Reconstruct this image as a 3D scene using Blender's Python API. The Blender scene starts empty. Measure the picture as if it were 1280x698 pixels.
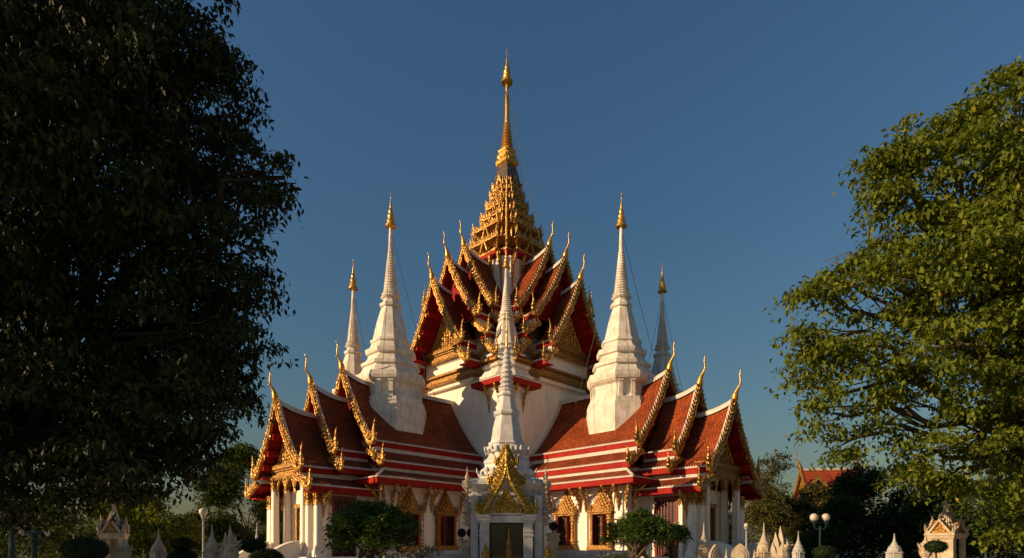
import bpy, math, random
import numpy as np
from mathutils import Matrix, Vector
R = math.radians
PI = math.pi
sc = bpy.context.scene
C = sc.collection
random.seed(7)

# ------------------------------------------------------------ camera, sky, sun, exposure
cam_d = bpy.data.cameras.new('camera')
cam_d.lens = 36 * 760 / 1280
cam_d.sensor_width = 36
cam_d.shift_y = 341 / 1280
cam_d.clip_start = 0.1
cam_d.clip_end = 3000
cam = bpy.data.objects.new('camera', cam_d)
C.objects.link(cam)
cam.location = (0, 0, 1.6)
cam.rotation_euler = (R(90), 0, 0)
sc.camera = cam

SUN_EL = 19.0
SUN_AZ = 252.5            # compass bearing of the sun, 0 = +Y (away from camera), 90 = +X
w = bpy.data.worlds.new('World')
sc.world = w
w.use_nodes = True
nt = w.node_tree
sky = nt.nodes.new('ShaderNodeTexSky')
sky.sky_type = 'NISHITA'
sky.sun_disc = False
sky.sun_elevation = R(SUN_EL)
sky.sun_rotation = R(SUN_AZ)
sky.altitude = 0
sky.air_density = 2.4
sky.dust_density = 0.7
sky.ozone_density = 8.0
bg = nt.nodes['Background']
bg.inputs['Strength'].default_value = 0.0555
wb = nt.nodes.new('ShaderNodeMixRGB')          # plain white balance of the sky light
wb.blend_type = 'MULTIPLY'
wb.inputs[0].default_value = 1.0
wb.inputs[2].default_value = (0.90, 0.975, 1.12, 1)
nt.links.new(sky.outputs[0], wb.inputs[1])
nt.links.new(wb.outputs[0], bg.inputs[0])
sd = bpy.data.lights.new('sun', 'SUN')
sd.energy = 4.9
sd.angle = R(0.6)
sd.color = (1.0, 0.69, 0.38)
sun = bpy.data.objects.new('sun', sd)
C.objects.link(sun)
sdir = Vector((math.sin(R(SUN_AZ)) * math.cos(R(SUN_EL)), math.cos(R(SUN_AZ)) * math.cos(R(SUN_EL)), math.sin(R(SUN_EL))))
sun.rotation_euler = sdir.to_track_quat('Z', 'Y').to_euler()
sc.view_settings.view_transform = 'Standard'
sc.view_settings.look = 'None'
sc.view_settings.gamma = 1
sc.view_settings.exposure = 0.44
sc.cycles.max_bounces = 6
sc.cycles.diffuse_bounces = 4
sc.cycles.glossy_bounces = 3
sc.cycles.transparent_max_bounces = 6

# ------------------------------------------------------------ materials
def new_mat(name):
    m = bpy.data.materials.new(name)
    m.use_nodes = True
    t = m.node_tree
    b = t.nodes['Principled BSDF']
    return m, t, b

def N(t, kind, **kw):
    n = t.nodes.new(kind)
    for k, v in kw.items():
        if k in n.inputs:
            n.inputs[k].default_value = v
        else:
            setattr(n, k, v)
    return n

def ramp(t, stops):
    n = t.nodes.new('ShaderNodeValToRGB')
    e = n.color_ramp.elements
    while len(e) < len(stops):
        e.new(0.5)
    for i, (p, c) in enumerate(stops):
        e[i].position = p
        e[i].color = (*c, 1)
    return n

def bump(t, b, src, strength, dist=0.02):
    n = t.nodes.new('ShaderNodeBump')
    n.inputs['Strength'].default_value = strength
    n.inputs['Distance'].default_value = dist
    t.links.new(src, n.inputs['Height'])
    t.links.new(n.outputs[0], b.inputs['Normal'])

def stained(name, c1, c2, rough=0.7, scale=1.2, bscale=14, bstr=0.35, metal=0.0, spec=0.3, streak=0.0, dirt=(0.08, 0.07, 0.055), damt=0.45):
    """painted or plastered surface: two tones, weather streaks and fine grain"""
    m, t, b = new_mat(name)
    tc = N(t, 'ShaderNodeTexCoord')
    n1 = N(t, 'ShaderNodeTexNoise', Scale=scale, Detail=8.0, Roughness=0.65)
    t.links.new(tc.outputs['Object'], n1.inputs['Vector'])
    r1 = ramp(t, [(0.35, c1), (0.68, c2)])
    t.links.new(n1.outputs['Fac'], r1.inputs[0])
    out = r1.outputs[0]
    if streak:
        mp = N(t, 'ShaderNodeMapping')
        mp.inputs['Scale'].default_value = (5, 5, 0.55)
        t.links.new(tc.outputs['Object'], mp.inputs[0])
        n2 = N(t, 'ShaderNodeTexNoise', Scale=1.0, Detail=9.0, Roughness=0.7)
        t.links.new(mp.outputs[0], n2.inputs['Vector'])
        r2 = ramp(t, [(0.5, (0, 0, 0)), (0.78, (1, 1, 1))])
        t.links.new(n2.outputs['Fac'], r2.inputs[0])
        mu = N(t, 'ShaderNodeMath', operation='MULTIPLY')
        mu.inputs[1].default_value = streak
        t.links.new(r2.outputs[0], mu.inputs[0])
        mx = N(t, 'ShaderNodeMixRGB')
        mx.inputs[2].default_value = (*dirt, 1)
        t.links.new(mu.outputs[0], mx.inputs[0])
        t.links.new(out, mx.inputs[1])
        out = mx.outputs[0]
    t.links.new(out, b.inputs['Base Color'])
    b.inputs['Roughness'].default_value = rough
    b.inputs['Metallic'].default_value = metal
    b.inputs['Specular IOR Level'].default_value = spec
    n3 = N(t, 'ShaderNodeTexNoise', Scale=bscale, Detail=5.0)
    t.links.new(tc.outputs['Object'], n3.inputs['Vector'])
    bump(t, b, n3.outputs['Fac'], bstr)
    return m

def gold_mat(name, base=(0.72, 0.40, 0.075), dark=(0.20, 0.075, 0.015), scale=9.0, bstr=0.8, rough=0.44, metal=0.55, lo=0.10, hi=0.42):
    """gilded stucco relief: shade painted dark into the crevices between small raised curls"""
    m, t, b = new_mat(name)
    tc = N(t, 'ShaderNodeTexCoord')
    nz = N(t, 'ShaderNodeTexNoise', Scale=3.0, Detail=3.0)
    t.links.new(tc.outputs['Object'], nz.inputs['Vector'])
    mix = N(t, 'ShaderNodeMixRGB')
    mix.inputs[0].default_value = 0.12
    t.links.new(tc.outputs['Object'], mix.inputs[1])
    t.links.new(nz.outputs['Color'], mix.inputs[2])
    v = N(t, 'ShaderNodeTexVoronoi', Scale=scale)
    t.links.new(mix.outputs[0], v.inputs['Vector'])
    r = ramp(t, [(lo, base), (hi, tuple(x * 0.8 for x in base)), (min(hi + 0.3, 0.95), dark)])  # last stop puts crevice shade into the gold colour
    t.links.new(v.outputs['Distance'], r.inputs[0])
    n2 = N(t, 'ShaderNodeTexNoise', Scale=1.6, Detail=7.0, Roughness=0.7)
    t.links.new(tc.outputs['Object'], n2.inputs['Vector'])
    r2 = ramp(t, [(0.42, (0, 0, 0)), (0.75, (0.65, 0.65, 0.65))])
    t.links.new(n2.outputs['Fac'], r2.inputs[0])
    mx = N(t, 'ShaderNodeMixRGB')
    mx.inputs[2].default_value = (base[0] * 0.38, base[1] * 0.36, base[2] * 0.5, 1)
    t.links.new(r2.outputs[0], mx.inputs[0])
    t.links.new(r.outputs[0], mx.inputs[1])
    t.links.new(mx.outputs[0], b.inputs['Base Color'])
    b.inputs['Roughness'].default_value = rough
    b.inputs['Metallic'].default_value = metal
    inv = N(t, 'ShaderNodeMath', operation='SUBTRACT')
    inv.inputs[0].default_value = 1.0
    t.links.new(v.outputs['Distance'], inv.inputs[1])
    bump(t, b, inv.outputs[0], bstr, 0.05)
    return m

def tile_mat(name, c1, c2, mortar, sc_=1.0, rough=0.75):
    m, t, b = new_mat(name)
    tc = N(t, 'ShaderNodeTexCoord')
    br = N(t, 'ShaderNodeTexBrick')
    br.inputs['Scale'].default_value = 1.0
    br.inputs['Brick Width'].default_value = 0.17 * sc_
    br.inputs['Row Height'].default_value = 0.20 * sc_
    br.inputs['Mortar Size'].default_value = 0.016 * sc_
    br.inputs['Mortar Smooth'].default_value = 0.4
    br.inputs['Bias'].default_value = -0.1
    br.inputs['Color1'].default_value = (*c1, 1)
    br.inputs['Color2'].default_value = (*c2, 1)
    br.inputs['Mortar'].default_value = (*mortar, 1)
    t.links.new(tc.outputs['UV'], br.inputs['Vector'])
    n1 = N(t, 'ShaderNodeTexNoise', Scale=0.7, Detail=9.0, Roughness=0.7)
    t.links.new(tc.outputs['Object'], n1.inputs['Vector'])
    r = ramp(t, [(0.33, (0.50, 0.50, 0.52)), (0.68, (1.18, 1.10, 1.05))])
    t.links.new(n1.outputs['Fac'], r.inputs[0])
    mx = N(t, 'ShaderNodeMixRGB', blend_type='MULTIPLY')
    mx.inputs[0].default_value = 1.0
    t.links.new(br.outputs['Color'], mx.inputs[1])
    t.links.new(r.outputs[0], mx.inputs[2])
    t.links.new(mx.outputs[0], b.inputs['Base Color'])
    b.inputs['Roughness'].default_value = rough
    b.inputs['Specular IOR Level'].default_value = 0.12
    # overlapping courses: height falls along each row
    sp = N(t, 'ShaderNodeSeparateXYZ')
    t.links.new(tc.outputs['UV'], sp.inputs[0])
    dv = N(t, 'ShaderNodeMath', operation='DIVIDE')
    dv.inputs[1].default_value = 0.20 * sc_
    t.links.new(sp.outputs['Y'], dv.inputs[0])
    fr = N(t, 'ShaderNodeMath', operation='FRACT')
    t.links.new(dv.outputs[0], fr.inputs[0])
    ad = N(t, 'ShaderNodeMath', operation='SUBTRACT')
    t.links.new(fr.outputs[0], ad.inputs[0])
    t.links.new(br.outputs['Fac'], ad.inputs[1])
    bump(t, b, ad.outputs[0], 1.0, 0.05)
    return m

def leaf_mat(name, c_dark, c_light, trans=0.35, rough=0.6):
    m, t, b = new_mat(name)
    g = N(t, 'ShaderNodeNewGeometry')
    r = ramp(t, [(0.0, c_dark), (0.75, c_light), (0.97, c_light), (1.0, (c_light[0] * 2.2, c_light[1] * 1.4, c_light[2]))])
    t.links.new(g.outputs['Random Per Island'], r.inputs[0])
    t.links.new(r.outputs[0], b.inputs['Base Color'])
    b.inputs['Roughness'].default_value = rough
    b.inputs['Specular IOR Level'].default_value = 0.15
    tr = N(t, 'ShaderNodeBsdfTranslucent')
    hs = N(t, 'ShaderNodeMixRGB', blend_type='MULTIPLY')
    hs.inputs[0].default_value = 1
    hs.inputs[2].default_value = (1.5, 1.3, 0.5, 1)
    t.links.new(r.outputs[0], hs.inputs[1])
    t.links.new(hs.outputs[0], tr.inputs[0])
    ms = N(t, 'ShaderNodeMixShader')
    ms.inputs[0].default_value = trans
    t.links.new(b.outputs[0], ms.inputs[1])
    t.links.new(tr.outputs[0], ms.inputs[2])
    t.links.new(ms.outputs[0], t.nodes['Material Output'].inputs[0])
    return m

M = {}
M['plaster'] = stained('white_plaster', (0.76, 0.70, 0.61), (0.86, 0.81, 0.73), 0.75, 0.8, 10, 0.3, streak=0.4, dirt=(0.36, 0.30, 0.23))
M['spire_white'] = stained('spire_whitewash', (0.56, 0.50, 0.42), (0.84, 0.79, 0.70), 0.75, 1.3, 8, 0.7, streak=0.9, dirt=(0.24, 0.19, 0.14))
M['stone'] = stained('weathered_stone', (0.46, 0.46, 0.45), (0.68, 0.67, 0.64), 0.75, 1.6, 16, 0.5, streak=0.6, dirt=(0.14, 0.13, 0.12))
M['cream'] = stained('cream_stone', (0.34, 0.27, 0.19), (0.58, 0.49, 0.37), 0.75, 2.5, 18, 0.7, streak=0.5, dirt=(0.12, 0.09, 0.06))
M['greystone'] = stained('grey_stone', (0.36, 0.36, 0.35), (0.52, 0.51, 0.48), 0.8, 2.5, 18, 0.6, streak=0.5, dirt=(0.10, 0.10, 0.09))
M['trim'] = stained('white_trim_paint', (0.48, 0.44, 0.39), (0.62, 0.58, 0.52), 0.6, 2.0, 20, 0.3, streak=0.35, dirt=(0.25, 0.2, 0.17))
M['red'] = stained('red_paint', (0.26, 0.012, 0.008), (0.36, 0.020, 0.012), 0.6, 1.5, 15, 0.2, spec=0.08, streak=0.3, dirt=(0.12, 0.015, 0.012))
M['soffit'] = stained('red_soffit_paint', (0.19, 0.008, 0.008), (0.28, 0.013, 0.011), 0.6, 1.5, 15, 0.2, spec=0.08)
M['door_red'] = stained('dark_red_lacquer', (0.13, 0.008, 0.008), (0.20, 0.014, 0.012), 0.35, 2, 15, 0.2)
M['gold'] = gold_mat('gilded_relief')
M['gold_smooth'] = gold_mat('gilded_smooth', scale=16.0, bstr=0.25, rough=0.30, dark=(0.40, 0.20, 0.03), lo=0.2, hi=0.7)
M['gold_old'] = gold_mat('aged_gilding', base=(0.52, 0.28, 0.06), dark=(0.20, 0.075, 0.015), scale=13.0, rough=0.48, metal=0.5)
M['gold_bright'] = gold_mat('bright_gilding', base=(0.66, 0.43, 0.06), dark=(0.22, 0.12, 0.015), scale=11.0, rough=0.45, metal=0.5)
M['tile'] = tile_mat('red_clay_tiles', (0.42, 0.090, 0.026), (0.26, 0.055, 0.020), (0.09, 0.022, 0.010))
M['tile_far'] = tile_mat('orange_tiles', (0.48, 0.09, 0.03), (0.40, 0.07, 0.03), (0.16, 0.03, 0.02), 1.6)
M['mosaic'] = stained('blue_grey_mosaic', (0.045, 0.06, 0.07), (0.12, 0.13, 0.14), 0.3, 6, 30, 0.5, metal=0.2)  # blue-grey tile, darkened so shade in the spire recesses is in its colour
M['dark'] = stained('unlit_interior_paint', (0.012, 0.010, 0.009), (0.022, 0.018, 0.015), 0.3, 3, 10, 0.1)  # near-black paint stands in for unlit depth behind openings
M['black'] = stained('black_plastic', (0.012, 0.012, 0.014), (0.02, 0.02, 0.022), 0.45, 3, 20, 0.2)
M['wire'] = stained('steel_cable', (0.10, 0.10, 0.11), (0.16, 0.16, 0.16), 0.5, 3, 20, 0.1)
M['teal'] = stained('shaded_teal_paint', (0.006, 0.028, 0.03), (0.01, 0.04, 0.042), 0.45, 3, 20, 0.2)  # teal paint, darkened to put shade into its colour
M['grey_pole'] = stained('grey_pole_paint', (0.30, 0.31, 0.32), (0.42, 0.42, 0.42), 0.5, 3, 20, 0.2)
M['globe'] = stained('opal_globe', (0.50, 0.45, 0.37), (0.60, 0.54, 0.45), 0.3, 2, 10, 0.05)
M['bark'] = stained('bark', (0.06, 0.045, 0.03), (0.13, 0.10, 0.07), 0.9, 3, 12, 1.0)
M['bark_dark'] = stained('dark_bark', (0.012, 0.009, 0.007), (0.03, 0.024, 0.018), 0.9, 3, 12, 1.0)
M['bark_pale'] = stained('pale_bark', (0.13, 0.11, 0.085), (0.22, 0.19, 0.15), 0.85, 3, 12, 0.8)
M['leaf_deep_shade'] = leaf_mat('leaf_deep_shade_green', (0.007, 0.014, 0.004), (0.018, 0.030, 0.007), 0.06)  # leaf colour sunk near black to carry the crown's own shade
M['leaf_sun'] = leaf_mat('leaf_olive_green', (0.058, 0.094, 0.012), (0.155, 0.192, 0.022), 0.36)
M['leaf_mid'] = leaf_mat('leaf_mid_green', (0.03, 0.055, 0.014), (0.07, 0.105, 0.02), 0.25)
M['leaf_dark'] = leaf_mat('leaf_dark_green', (0.025, 0.045, 0.012), (0.06, 0.085, 0.02), 0.22)
M['leaf_brown'] = leaf_mat('leaf_brown_green', (0.06, 0.06, 0.018), (0.12, 0.11, 0.03), 0.30)
M['leaf_frangi'] = leaf_mat('leaf_frangipani', (0.035, 0.075, 0.014), (0.085, 0.14, 0.024), 0.24, 0.35)
M['leaf_topiary'] = leaf_mat('leaf_topiary', (0.012, 0.028, 0.009), (0.03, 0.055, 0.014), 0.1)
M['petal'] = stained('cream_petal', (0.75, 0.70, 0.50), (0.82, 0.80, 0.65), 0.6, 5, 20, 0.1)

def glass_mat():
    m, t, b = new_mat('dark_glass')
    b.inputs['Base Color'].default_value = (0.02, 0.022, 0.022, 1)
    b.inputs['Roughness'].default_value = 0.06
    b.inputs['Specular IOR Level'].default_value = 0.9
    return m
M['glass'] = glass_mat()

# ------------------------------------------------------------ mesh helpers
class MB:
    def __init__(s):
        s.v, s.f, s.m, s.uv = [], [], [], []
        s.xf = None
    def add(s, vs, fs, mi=0, uvs=None):
        o = len(s.v)
        if s.xf is not None:
            vs = [tuple(s.xf @ Vector(p)) for p in vs]
        s.v.extend(vs)
        for k, f in enumerate(fs):
            s.f.append(tuple(o + i for i in f))
            s.m.append(mi)
            s.uv.append(uvs[k] if uvs else None)
    def box(s, x0, x1, y0, y1, z0, z1, mi=0):
        s.add([(x0, y0, z0), (x1, y0, z0), (x1, y1, z0), (x0, y1, z0), (x0, y0, z1), (x1, y0, z1), (x1, y1, z1), (x0, y1, z1)],
              [(0, 3, 2, 1), (4, 5, 6, 7), (0, 1, 5, 4), (1, 2, 6, 5), (2, 3, 7, 6), (3, 0, 4, 7)], mi)
    def rings(s, rings, mi=0, cap=True):
        n = len(rings[0])
        vs = [p for r in rings for p in r]
        fs = []
        for k in range(len(rings) - 1):
            for i in range(n):
                j = (i + 1) % n
                fs.append((k * n + i, k * n + j, (k + 1) * n + j, (k + 1) * n + i))
        if cap:
            fs.append(tuple(reversed(range(n))))
            fs.append(tuple((len(rings) - 1) * n + i for i in range(n)))
        s.add(vs, fs, mi)
    def stack(s, sec, prof, cx=0, cy=0, mi=0):
        s.rings([[(cx + x * r, cy + y * r, z) for x, y in sec] for r, z in prof], mi)
    def prism(s, poly, f0, f1, mi=0):
        n = len(poly)
        vs = [f0(*p) for p in poly] + [f1(*p) for p in poly]
        fs = [tuple(reversed(range(n))), tuple(range(n, 2 * n))]
        fs += [(i, (i + 1) % n, n + (i + 1) % n, n + i) for i in range(n)]
        s.add(vs, fs, mi)
    def px(s, poly, x0, x1, mi=0):      # polygon in (y, z) extruded along x
        s.prism(poly, lambda y, z: (x0, y, z), lambda y, z: (x1, y, z), mi)
    def py(s, poly, y0, y1, mi=0):      # polygon in (x, z) extruded along y
        s.prism(poly, lambda x, z: (x, y0, z), lambda x, z: (x, y1, z), mi)
    def tube(s, pts, rad, n=6, mi=0, flat=1.0, side=None):
        P = [Vector(p) for p in pts]
        if not hasattr(rad, '__len__'):
            rad = [rad] * len(P)
        rr = []
        for i, p in enumerate(P):
            d = (P[min(i + 1, len(P) - 1)] - P[max(i - 1, 0)])
            if d.length < 1e-9:
                d = Vector((0, 0, 1))
            d.normalize()
            a = Vector(side) if side else (Vector((1, 0, 0)) if abs(d.x) < 0.8 else Vector((0, 1, 0)))
            e2 = d.cross(a)
            if e2.length < 1e-6:
                e2 = d.orthogonal()
            e2.normalize()
            e1 = e2.cross(d).normalized()
            rr.append([tuple(p + e1 * (math.cos(2 * PI * k / n) * rad[i] * flat) + e2 * (math.sin(2 * PI * k / n) * rad[i])) for k in range(n)])
        s.rings(rr, mi)
    def tooth(s, p, d, side, h, w, t, mi=0, curl=0.0):
        """a small pointed leaf standing on p, along d, w wide along side, t thick"""
        p, d, side = Vector(p), Vector(d).normalized(), Vector(side).normalized()
        nn = d.cross(side).normalized()
        tip = p + d * h + side * curl
        mid = p + d * h * 0.42 + side * curl * 0.15
        vs = [p - side * w / 2, p - nn * t / 2, p + side * w / 2, p + nn * t / 2,
              mid - side * w * 0.55, mid - nn * t * 0.55, mid + side * w * 0.55, mid + nn * t * 0.55, tip]
        fs = [(0, 1, 5, 4), (1, 2, 6, 5), (2, 3, 7, 6), (3, 0, 4, 7), (4, 5, 8), (5, 6, 8), (6, 7, 8), (7, 4, 8)]
        s.add([tuple(v) for v in vs], fs, mi)
    def build(s, name, mats, parent=None, smooth=False, loc=None, rz=0.0):
        me = bpy.data.meshes.new(name)
        me.from_pydata(s.v, [], s.f)
        if not isinstance(mats, (list, tuple)):
            mats = [mats]
        for m in mats:
            me.materials.append(M[m] if isinstance(m, str) else m)
        me.polygons.foreach_set('material_index', s.m)
        if any(u is not None for u in s.uv):
            lay = me.uv_layers.new(name='UVMap')
            i = 0
            for f, u in zip(s.f, s.uv):
                for k in range(len(f)):
                    if u is not None:
                        lay.data[i].uv = u[k]
                    i += 1
        if smooth:
            me.polygons.foreach_set('use_smooth', [True] * len(me.polygons))
        me.update()
        o = bpy.data.objects.new(name, me)
        C.objects.link(o)
        if parent is not None:
            o.parent = parent
        if loc is not None:
            o.location = loc
        o.rotation_euler = (0, 0, rz)
        return o

def tag(o, label, cat, group=None, kind=None):
    if label: o['label'] = label
    if cat: o['category'] = cat
    if group: o['group'] = group
    if kind: o['kind'] = kind
    return o

def empty(name, loc, rz=0.0, label=None, cat=None, group=None):
    o = bpy.data.objects.new(name, None)
    C.objects.link(o)
    o.location = loc
    o.rotation_euler = (0, 0, rz)
    o.empty_display_size = 0.3
    return tag(o, label, cat, group)

def copy_tree(o, parent=None):
    kids = list(o.children)
    c = o.copy()
    C.objects.link(c)
    c.parent = parent
    for k in kids:
        copy_tree(k, c)
    return c

def circle(n, ph=0.0):
    return [(math.cos(2 * PI * (i + ph) / n), math.sin(2 * PI * (i + ph) / n)) for i in range(n)]
def redent(a=0.70, b=0.85):
    q = [(1, -a), (1, a), (b, a), (b, b), (a, b), (a, 1)]
    out = []
    for k in range(4):
        c, s_ = [(1, 0), (0, 1), (-1, 0), (0, -1)][k]
        for x, y in q[(1 if k == 0 else 1):]:
            out.append((x * c - y * s_, x * s_ + y * c))
    return out
SQ = [(1, -1), (1, 1), (-1, 1), (-1, -1)]
RED = redent(0.80, 0.90)
OCT = circle(8, 0.5)
RED2 = redent(0.55, 0.8)
CIR = circle(20)

# ------------------------------------------------------------ leaves and trees
def leaf_mesh(name, mat, centres, sizes, parent, rng, aspect=0.38, droop=0.5, fold=0.25):
    n = len(centres)
    c = np.asarray(centres, dtype=np.float64)
    L = np.asarray(sizes, dtype=np.float64)[:, None]
    az = rng.uniform(0, 2 * PI, n)
    pitch = rng.normal(-droop, 0.45, n)
    d = np.stack([np.cos(az) * np.cos(pitch), np.sin(az) * np.cos(pitch), np.sin(pitch)], 1)
    up = np.stack([rng.normal(0, 0.5, n), rng.normal(0, 0.5, n), np.ones(n)], 1)
    s = np.cross(d, up); s /= np.linalg.norm(s, axis=1, keepdims=True)
    nn = np.cross(s, d)
    W = L * aspect * 0.5
    v = np.empty((n, 4, 3))
    v[:, 0] = c
    v[:, 1] = c + d * L * 0.45 + s * W + nn * W * fold
    v[:, 2] = c + d * L - nn * L * 0.08
    v[:, 3] = c + d * L * 0.45 - s * W + nn * W * fold
    me = bpy.data.meshes.new(name)
    me.vertices.add(n * 4)
    me.vertices.foreach_set('co', v.reshape(-1))
    me.loops.add(n * 6)
    idx = np.arange(n)[:, None] * 4
    tri = np.concatenate([idx + np.array([[0, 1, 2]]), idx + np.array([[0, 2, 3]])], 1).reshape(-1)
    me.loops.foreach_set('vertex_index', tri.astype(np.int32))
    me.polygons.add(n * 2)
    me.polygons.foreach_set('loop_start', np.arange(0, n * 6, 3, dtype=np.int32))
    me.polygons.foreach_set('loop_total', np.full(n * 2, 3, dtype=np.int32))
    me.materials.append(M[mat])
    me.update(calc_edges=True)
    o = bpy.data.objects.new(name, me)
    C.objects.link(o)
    o.parent = parent
    return o

def twig_cloud(blobs, rng, clumps_per_m3, leaves, clump_r, shell=0.55):
    """leaf positions: flattened sprays of leaves spread through ellipsoid masses, thicker towards their skins"""
    out = []
    for (x, y, z, rx, ry, rz) in blobs:
        vol = rx * ry * rz * 4.19
        n = max(6, int(vol * clumps_per_m3))
        d = rng.normal(size=(n, 3)); d /= np.linalg.norm(d, axis=1, keepdims=True)
        r = np.where(rng.random(n) < shell, rng.uniform(0.72, 1.04, n), rng.random(n) ** (1 / 3) * 0.85)
        p = d * r[:, None] * np.array([rx, ry, rz]) + np.array([x, y, z])
        cr = rng.uniform(0.6, 1.3, n) * clump_r
        k = (leaves * (cr / clump_r) ** 2).astype(int) + 3
        idx = np.repeat(np.arange(n), k)
        g = rng.normal(size=(len(idx), 3)) * 0.5
        g = np.clip(g, -1.05, 1.05)
        rad = np.hypot(g[:, 0], g[:, 1])
        off = np.stack([g[:, 0], g[:, 1], g[:, 2] * 0.38 - 0.45 * rad ** 2], 1) * cr[idx][:, None]
        out.append(p[idx] + off)
    return np.concatenate(out)

def limb(mb, p0, p1, r0, r1, rng, segs=7, wob=0.08, n=7):
    p0, p1 = np.array(p0, float), np.array(p1, float)
    L = np.linalg.norm(p1 - p0)
    pts, rad = [], []
    for i in range(segs + 1):
        t = i / segs
        p = p0 + (p1 - p0) * t
        p = p + np.array([0, 0, 1]) * L * 0.10 * math.sin(t * PI)
        if 0 < i < segs:
            p = p + rng.normal(size=3) * L * wob * 0.35
        pts.append(tuple(p)); rad.append(r0 * (1 - t) + r1 * t)
    mb.tube(pts, rad, n)
    return pts

def make_tree(name, base, blobs, mat, leaf, tw, nl, tr, trunk_r, fork, label, cat='tree', group=None, seed=1, bark='bark', droop=0.5, aspect=0.38, shell=0.55, limbs=None, flowers=0):
    rng = np.random.default_rng(seed)
    e = empty(name, base, 0, label, cat, group)
    bx, by, bz = base
    rel = [(x - bx, y - by, z - bz, a, b_, c) for x, y, z, a, b_, c in blobs]
    mb = MB()
    f = (fork[0] - bx, fork[1] - by, fork[2] - bz)
    limb(mb, (0, 0, -0.2), f, trunk_r, trunk_r * 0.7, rng, 6, 0.05, 9)
    mb.stack(circle(9), [(trunk_r * 1.6, -0.15), (trunk_r * 1.2, 0.25), (trunk_r, 0.7)])
    for (x, y, z, a, b_, c) in (limbs and rel[:limbs] or rel):
        pts = limb(mb, f, (x, y, z), trunk_r * 0.42, trunk_r * 0.10, rng, 7, 0.12)
        for k in range(4):
            q = pts[3 + k]
            dd = rng.normal(size=3); dd /= np.linalg.norm(dd)
            limb(mb, q, (x + dd[0] * a * 0.6, y + dd[1] * b_ * 0.6, z + dd[2] * c * 0.5), trunk_r * 0.12, trunk_r * 0.03, rng, 5, 0.12, 5)
    mb.build('trunk', bark, e, smooth=True)
    q = twig_cloud(rel, rng, tw, nl, tr, shell)
    leaf_mesh('crown', mat, q, rng.uniform(0.7, 1.25, len(q)) * leaf, e, rng, aspect, droop)
    if flowers:
        fb = MB()
        rr = np.random.default_rng(seed + 5)
        for i in rr.choice(len(q), flowers, replace=False):
            p = q[i]
            for k in range(5):
                a = k * 2 * PI / 5
                fb.tooth((p[0], p[1], p[2] + 0.08), (math.cos(a) * 0.9, math.sin(a) * 0.9, 0.5), (-math.sin(a), math.cos(a), 0), 0.07, 0.045, 0.01)
        tag(fb.build('blossoms', 'petal', e), None, None, kind='stuff')
    return e

# ------------------------------------------------------------ ground
gm, gt, gb = new_mat('ground_mix')
tc = N(gt, 'ShaderNodeTexCoord')
n1 = N(gt, 'ShaderNodeTexNoise', Scale=0.35, Detail=9.0)
gt.links.new(tc.outputs['Object'], n1.inputs['Vector'])
r1 = ramp(gt, [(0.42, (0.035, 0.05, 0.015)), (0.6, (0.08, 0.085, 0.04))])
gt.links.new(n1.outputs['Fac'], r1.inputs[0])
gt.links.new(r1.outputs[0], gb.inputs['Base Color'])
gb.inputs['Roughness'].default_value = 0.9
n2 = N(gt, 'ShaderNodeTexNoise', Scale=30, Detail=4.0)
gt.links.new(tc.outputs['Object'], n2.inputs['Vector'])
bump(gt, gb, n2.outputs['Fac'], 0.7)
mb = MB()
mb.add([(-900, -200, 0), (900, -200, 0), (900, 1500, 0), (-900, 1500, 0)], [(0, 1, 2, 3)])
tag(mb.build('ground', gm), None, None, kind='structure')
pm = stained('bounce_paving', (0.50, 0.43, 0.34), (0.62, 0.54, 0.43), 0.85, 0.6, 14, 0.5, streak=0.0)  # pale warm tone raised to bounce light into the shaded walls
mb = MB()
mb.add([(-75, -90, 0.005), (75, -90, 0.005), (75, 72, 0.005), (-75, 72, 0.005)], [(0, 1, 2, 3)])
tag(mb.build('bounce_court', pm), None, None, kind='structure')  # unseen wide court, added to bounce sunlight onto the temple's shaded side

# ============================================================ THE TEMPLE
CX, D = -0.42, 51.9
temple = empty('temple', (CX, D, 0), R(225), 'great white temple with stepped red tiled gables, gilded central spire and white wing spires', 'temple')
arm_parts = []

def prof_pts(p0, p1, sag, n=8):
    out = []
    for i in range(n + 1):
        t = i / n
        out.append((p0[0] + (p1[0] - p0[0]) * t, p0[1] + (p1[1] - p0[1]) * t - sag * 4 * t * (1 - t) * (1.15 - 0.3 * t)))
    return out

def ridge_rise(a, a1):
    t = max(0.0, (a - (a1 - 2.3)) / 2.3)
    return 0.55 * t * t

def chofa(mb, a, z, s=1.0):
    """curved horn finial at the gable peak, in the plane of the ridge"""
    pts = [(-0.08, -0.30), (0.0, 0.02), (0.05, 0.28), (0.13, 0.50), (0.27, 0.70), (0.36, 0.92), (0.35, 1.15), (0.31, 1.40), (0.36, 1.64), (0.48, 1.84)]
    rad = [0.17, 0.22, 0.17, 0.10, 0.065, 0.060, 0.055, 0.047, 0.035, 0.01]
    mb.tube([(a + x * s, 0, z + y * s) for x, y in pts], [r * s for r in rad], 8, side=(0, 1, 0))
    mb.tooth((a + 0.32 * s, 0, z + 0.80 * s), (1, 0, -0.35), (0, 0, 1), 0.18 * s, 0.09 * s, 0.06 * s)
    mb.tooth((a + 0.10 * s, 0, z + 0.42 * s), (1, 0, 0.2), (0, 0, 1), 0.20 * s, 0.11 * s, 0.06 * s)

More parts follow.
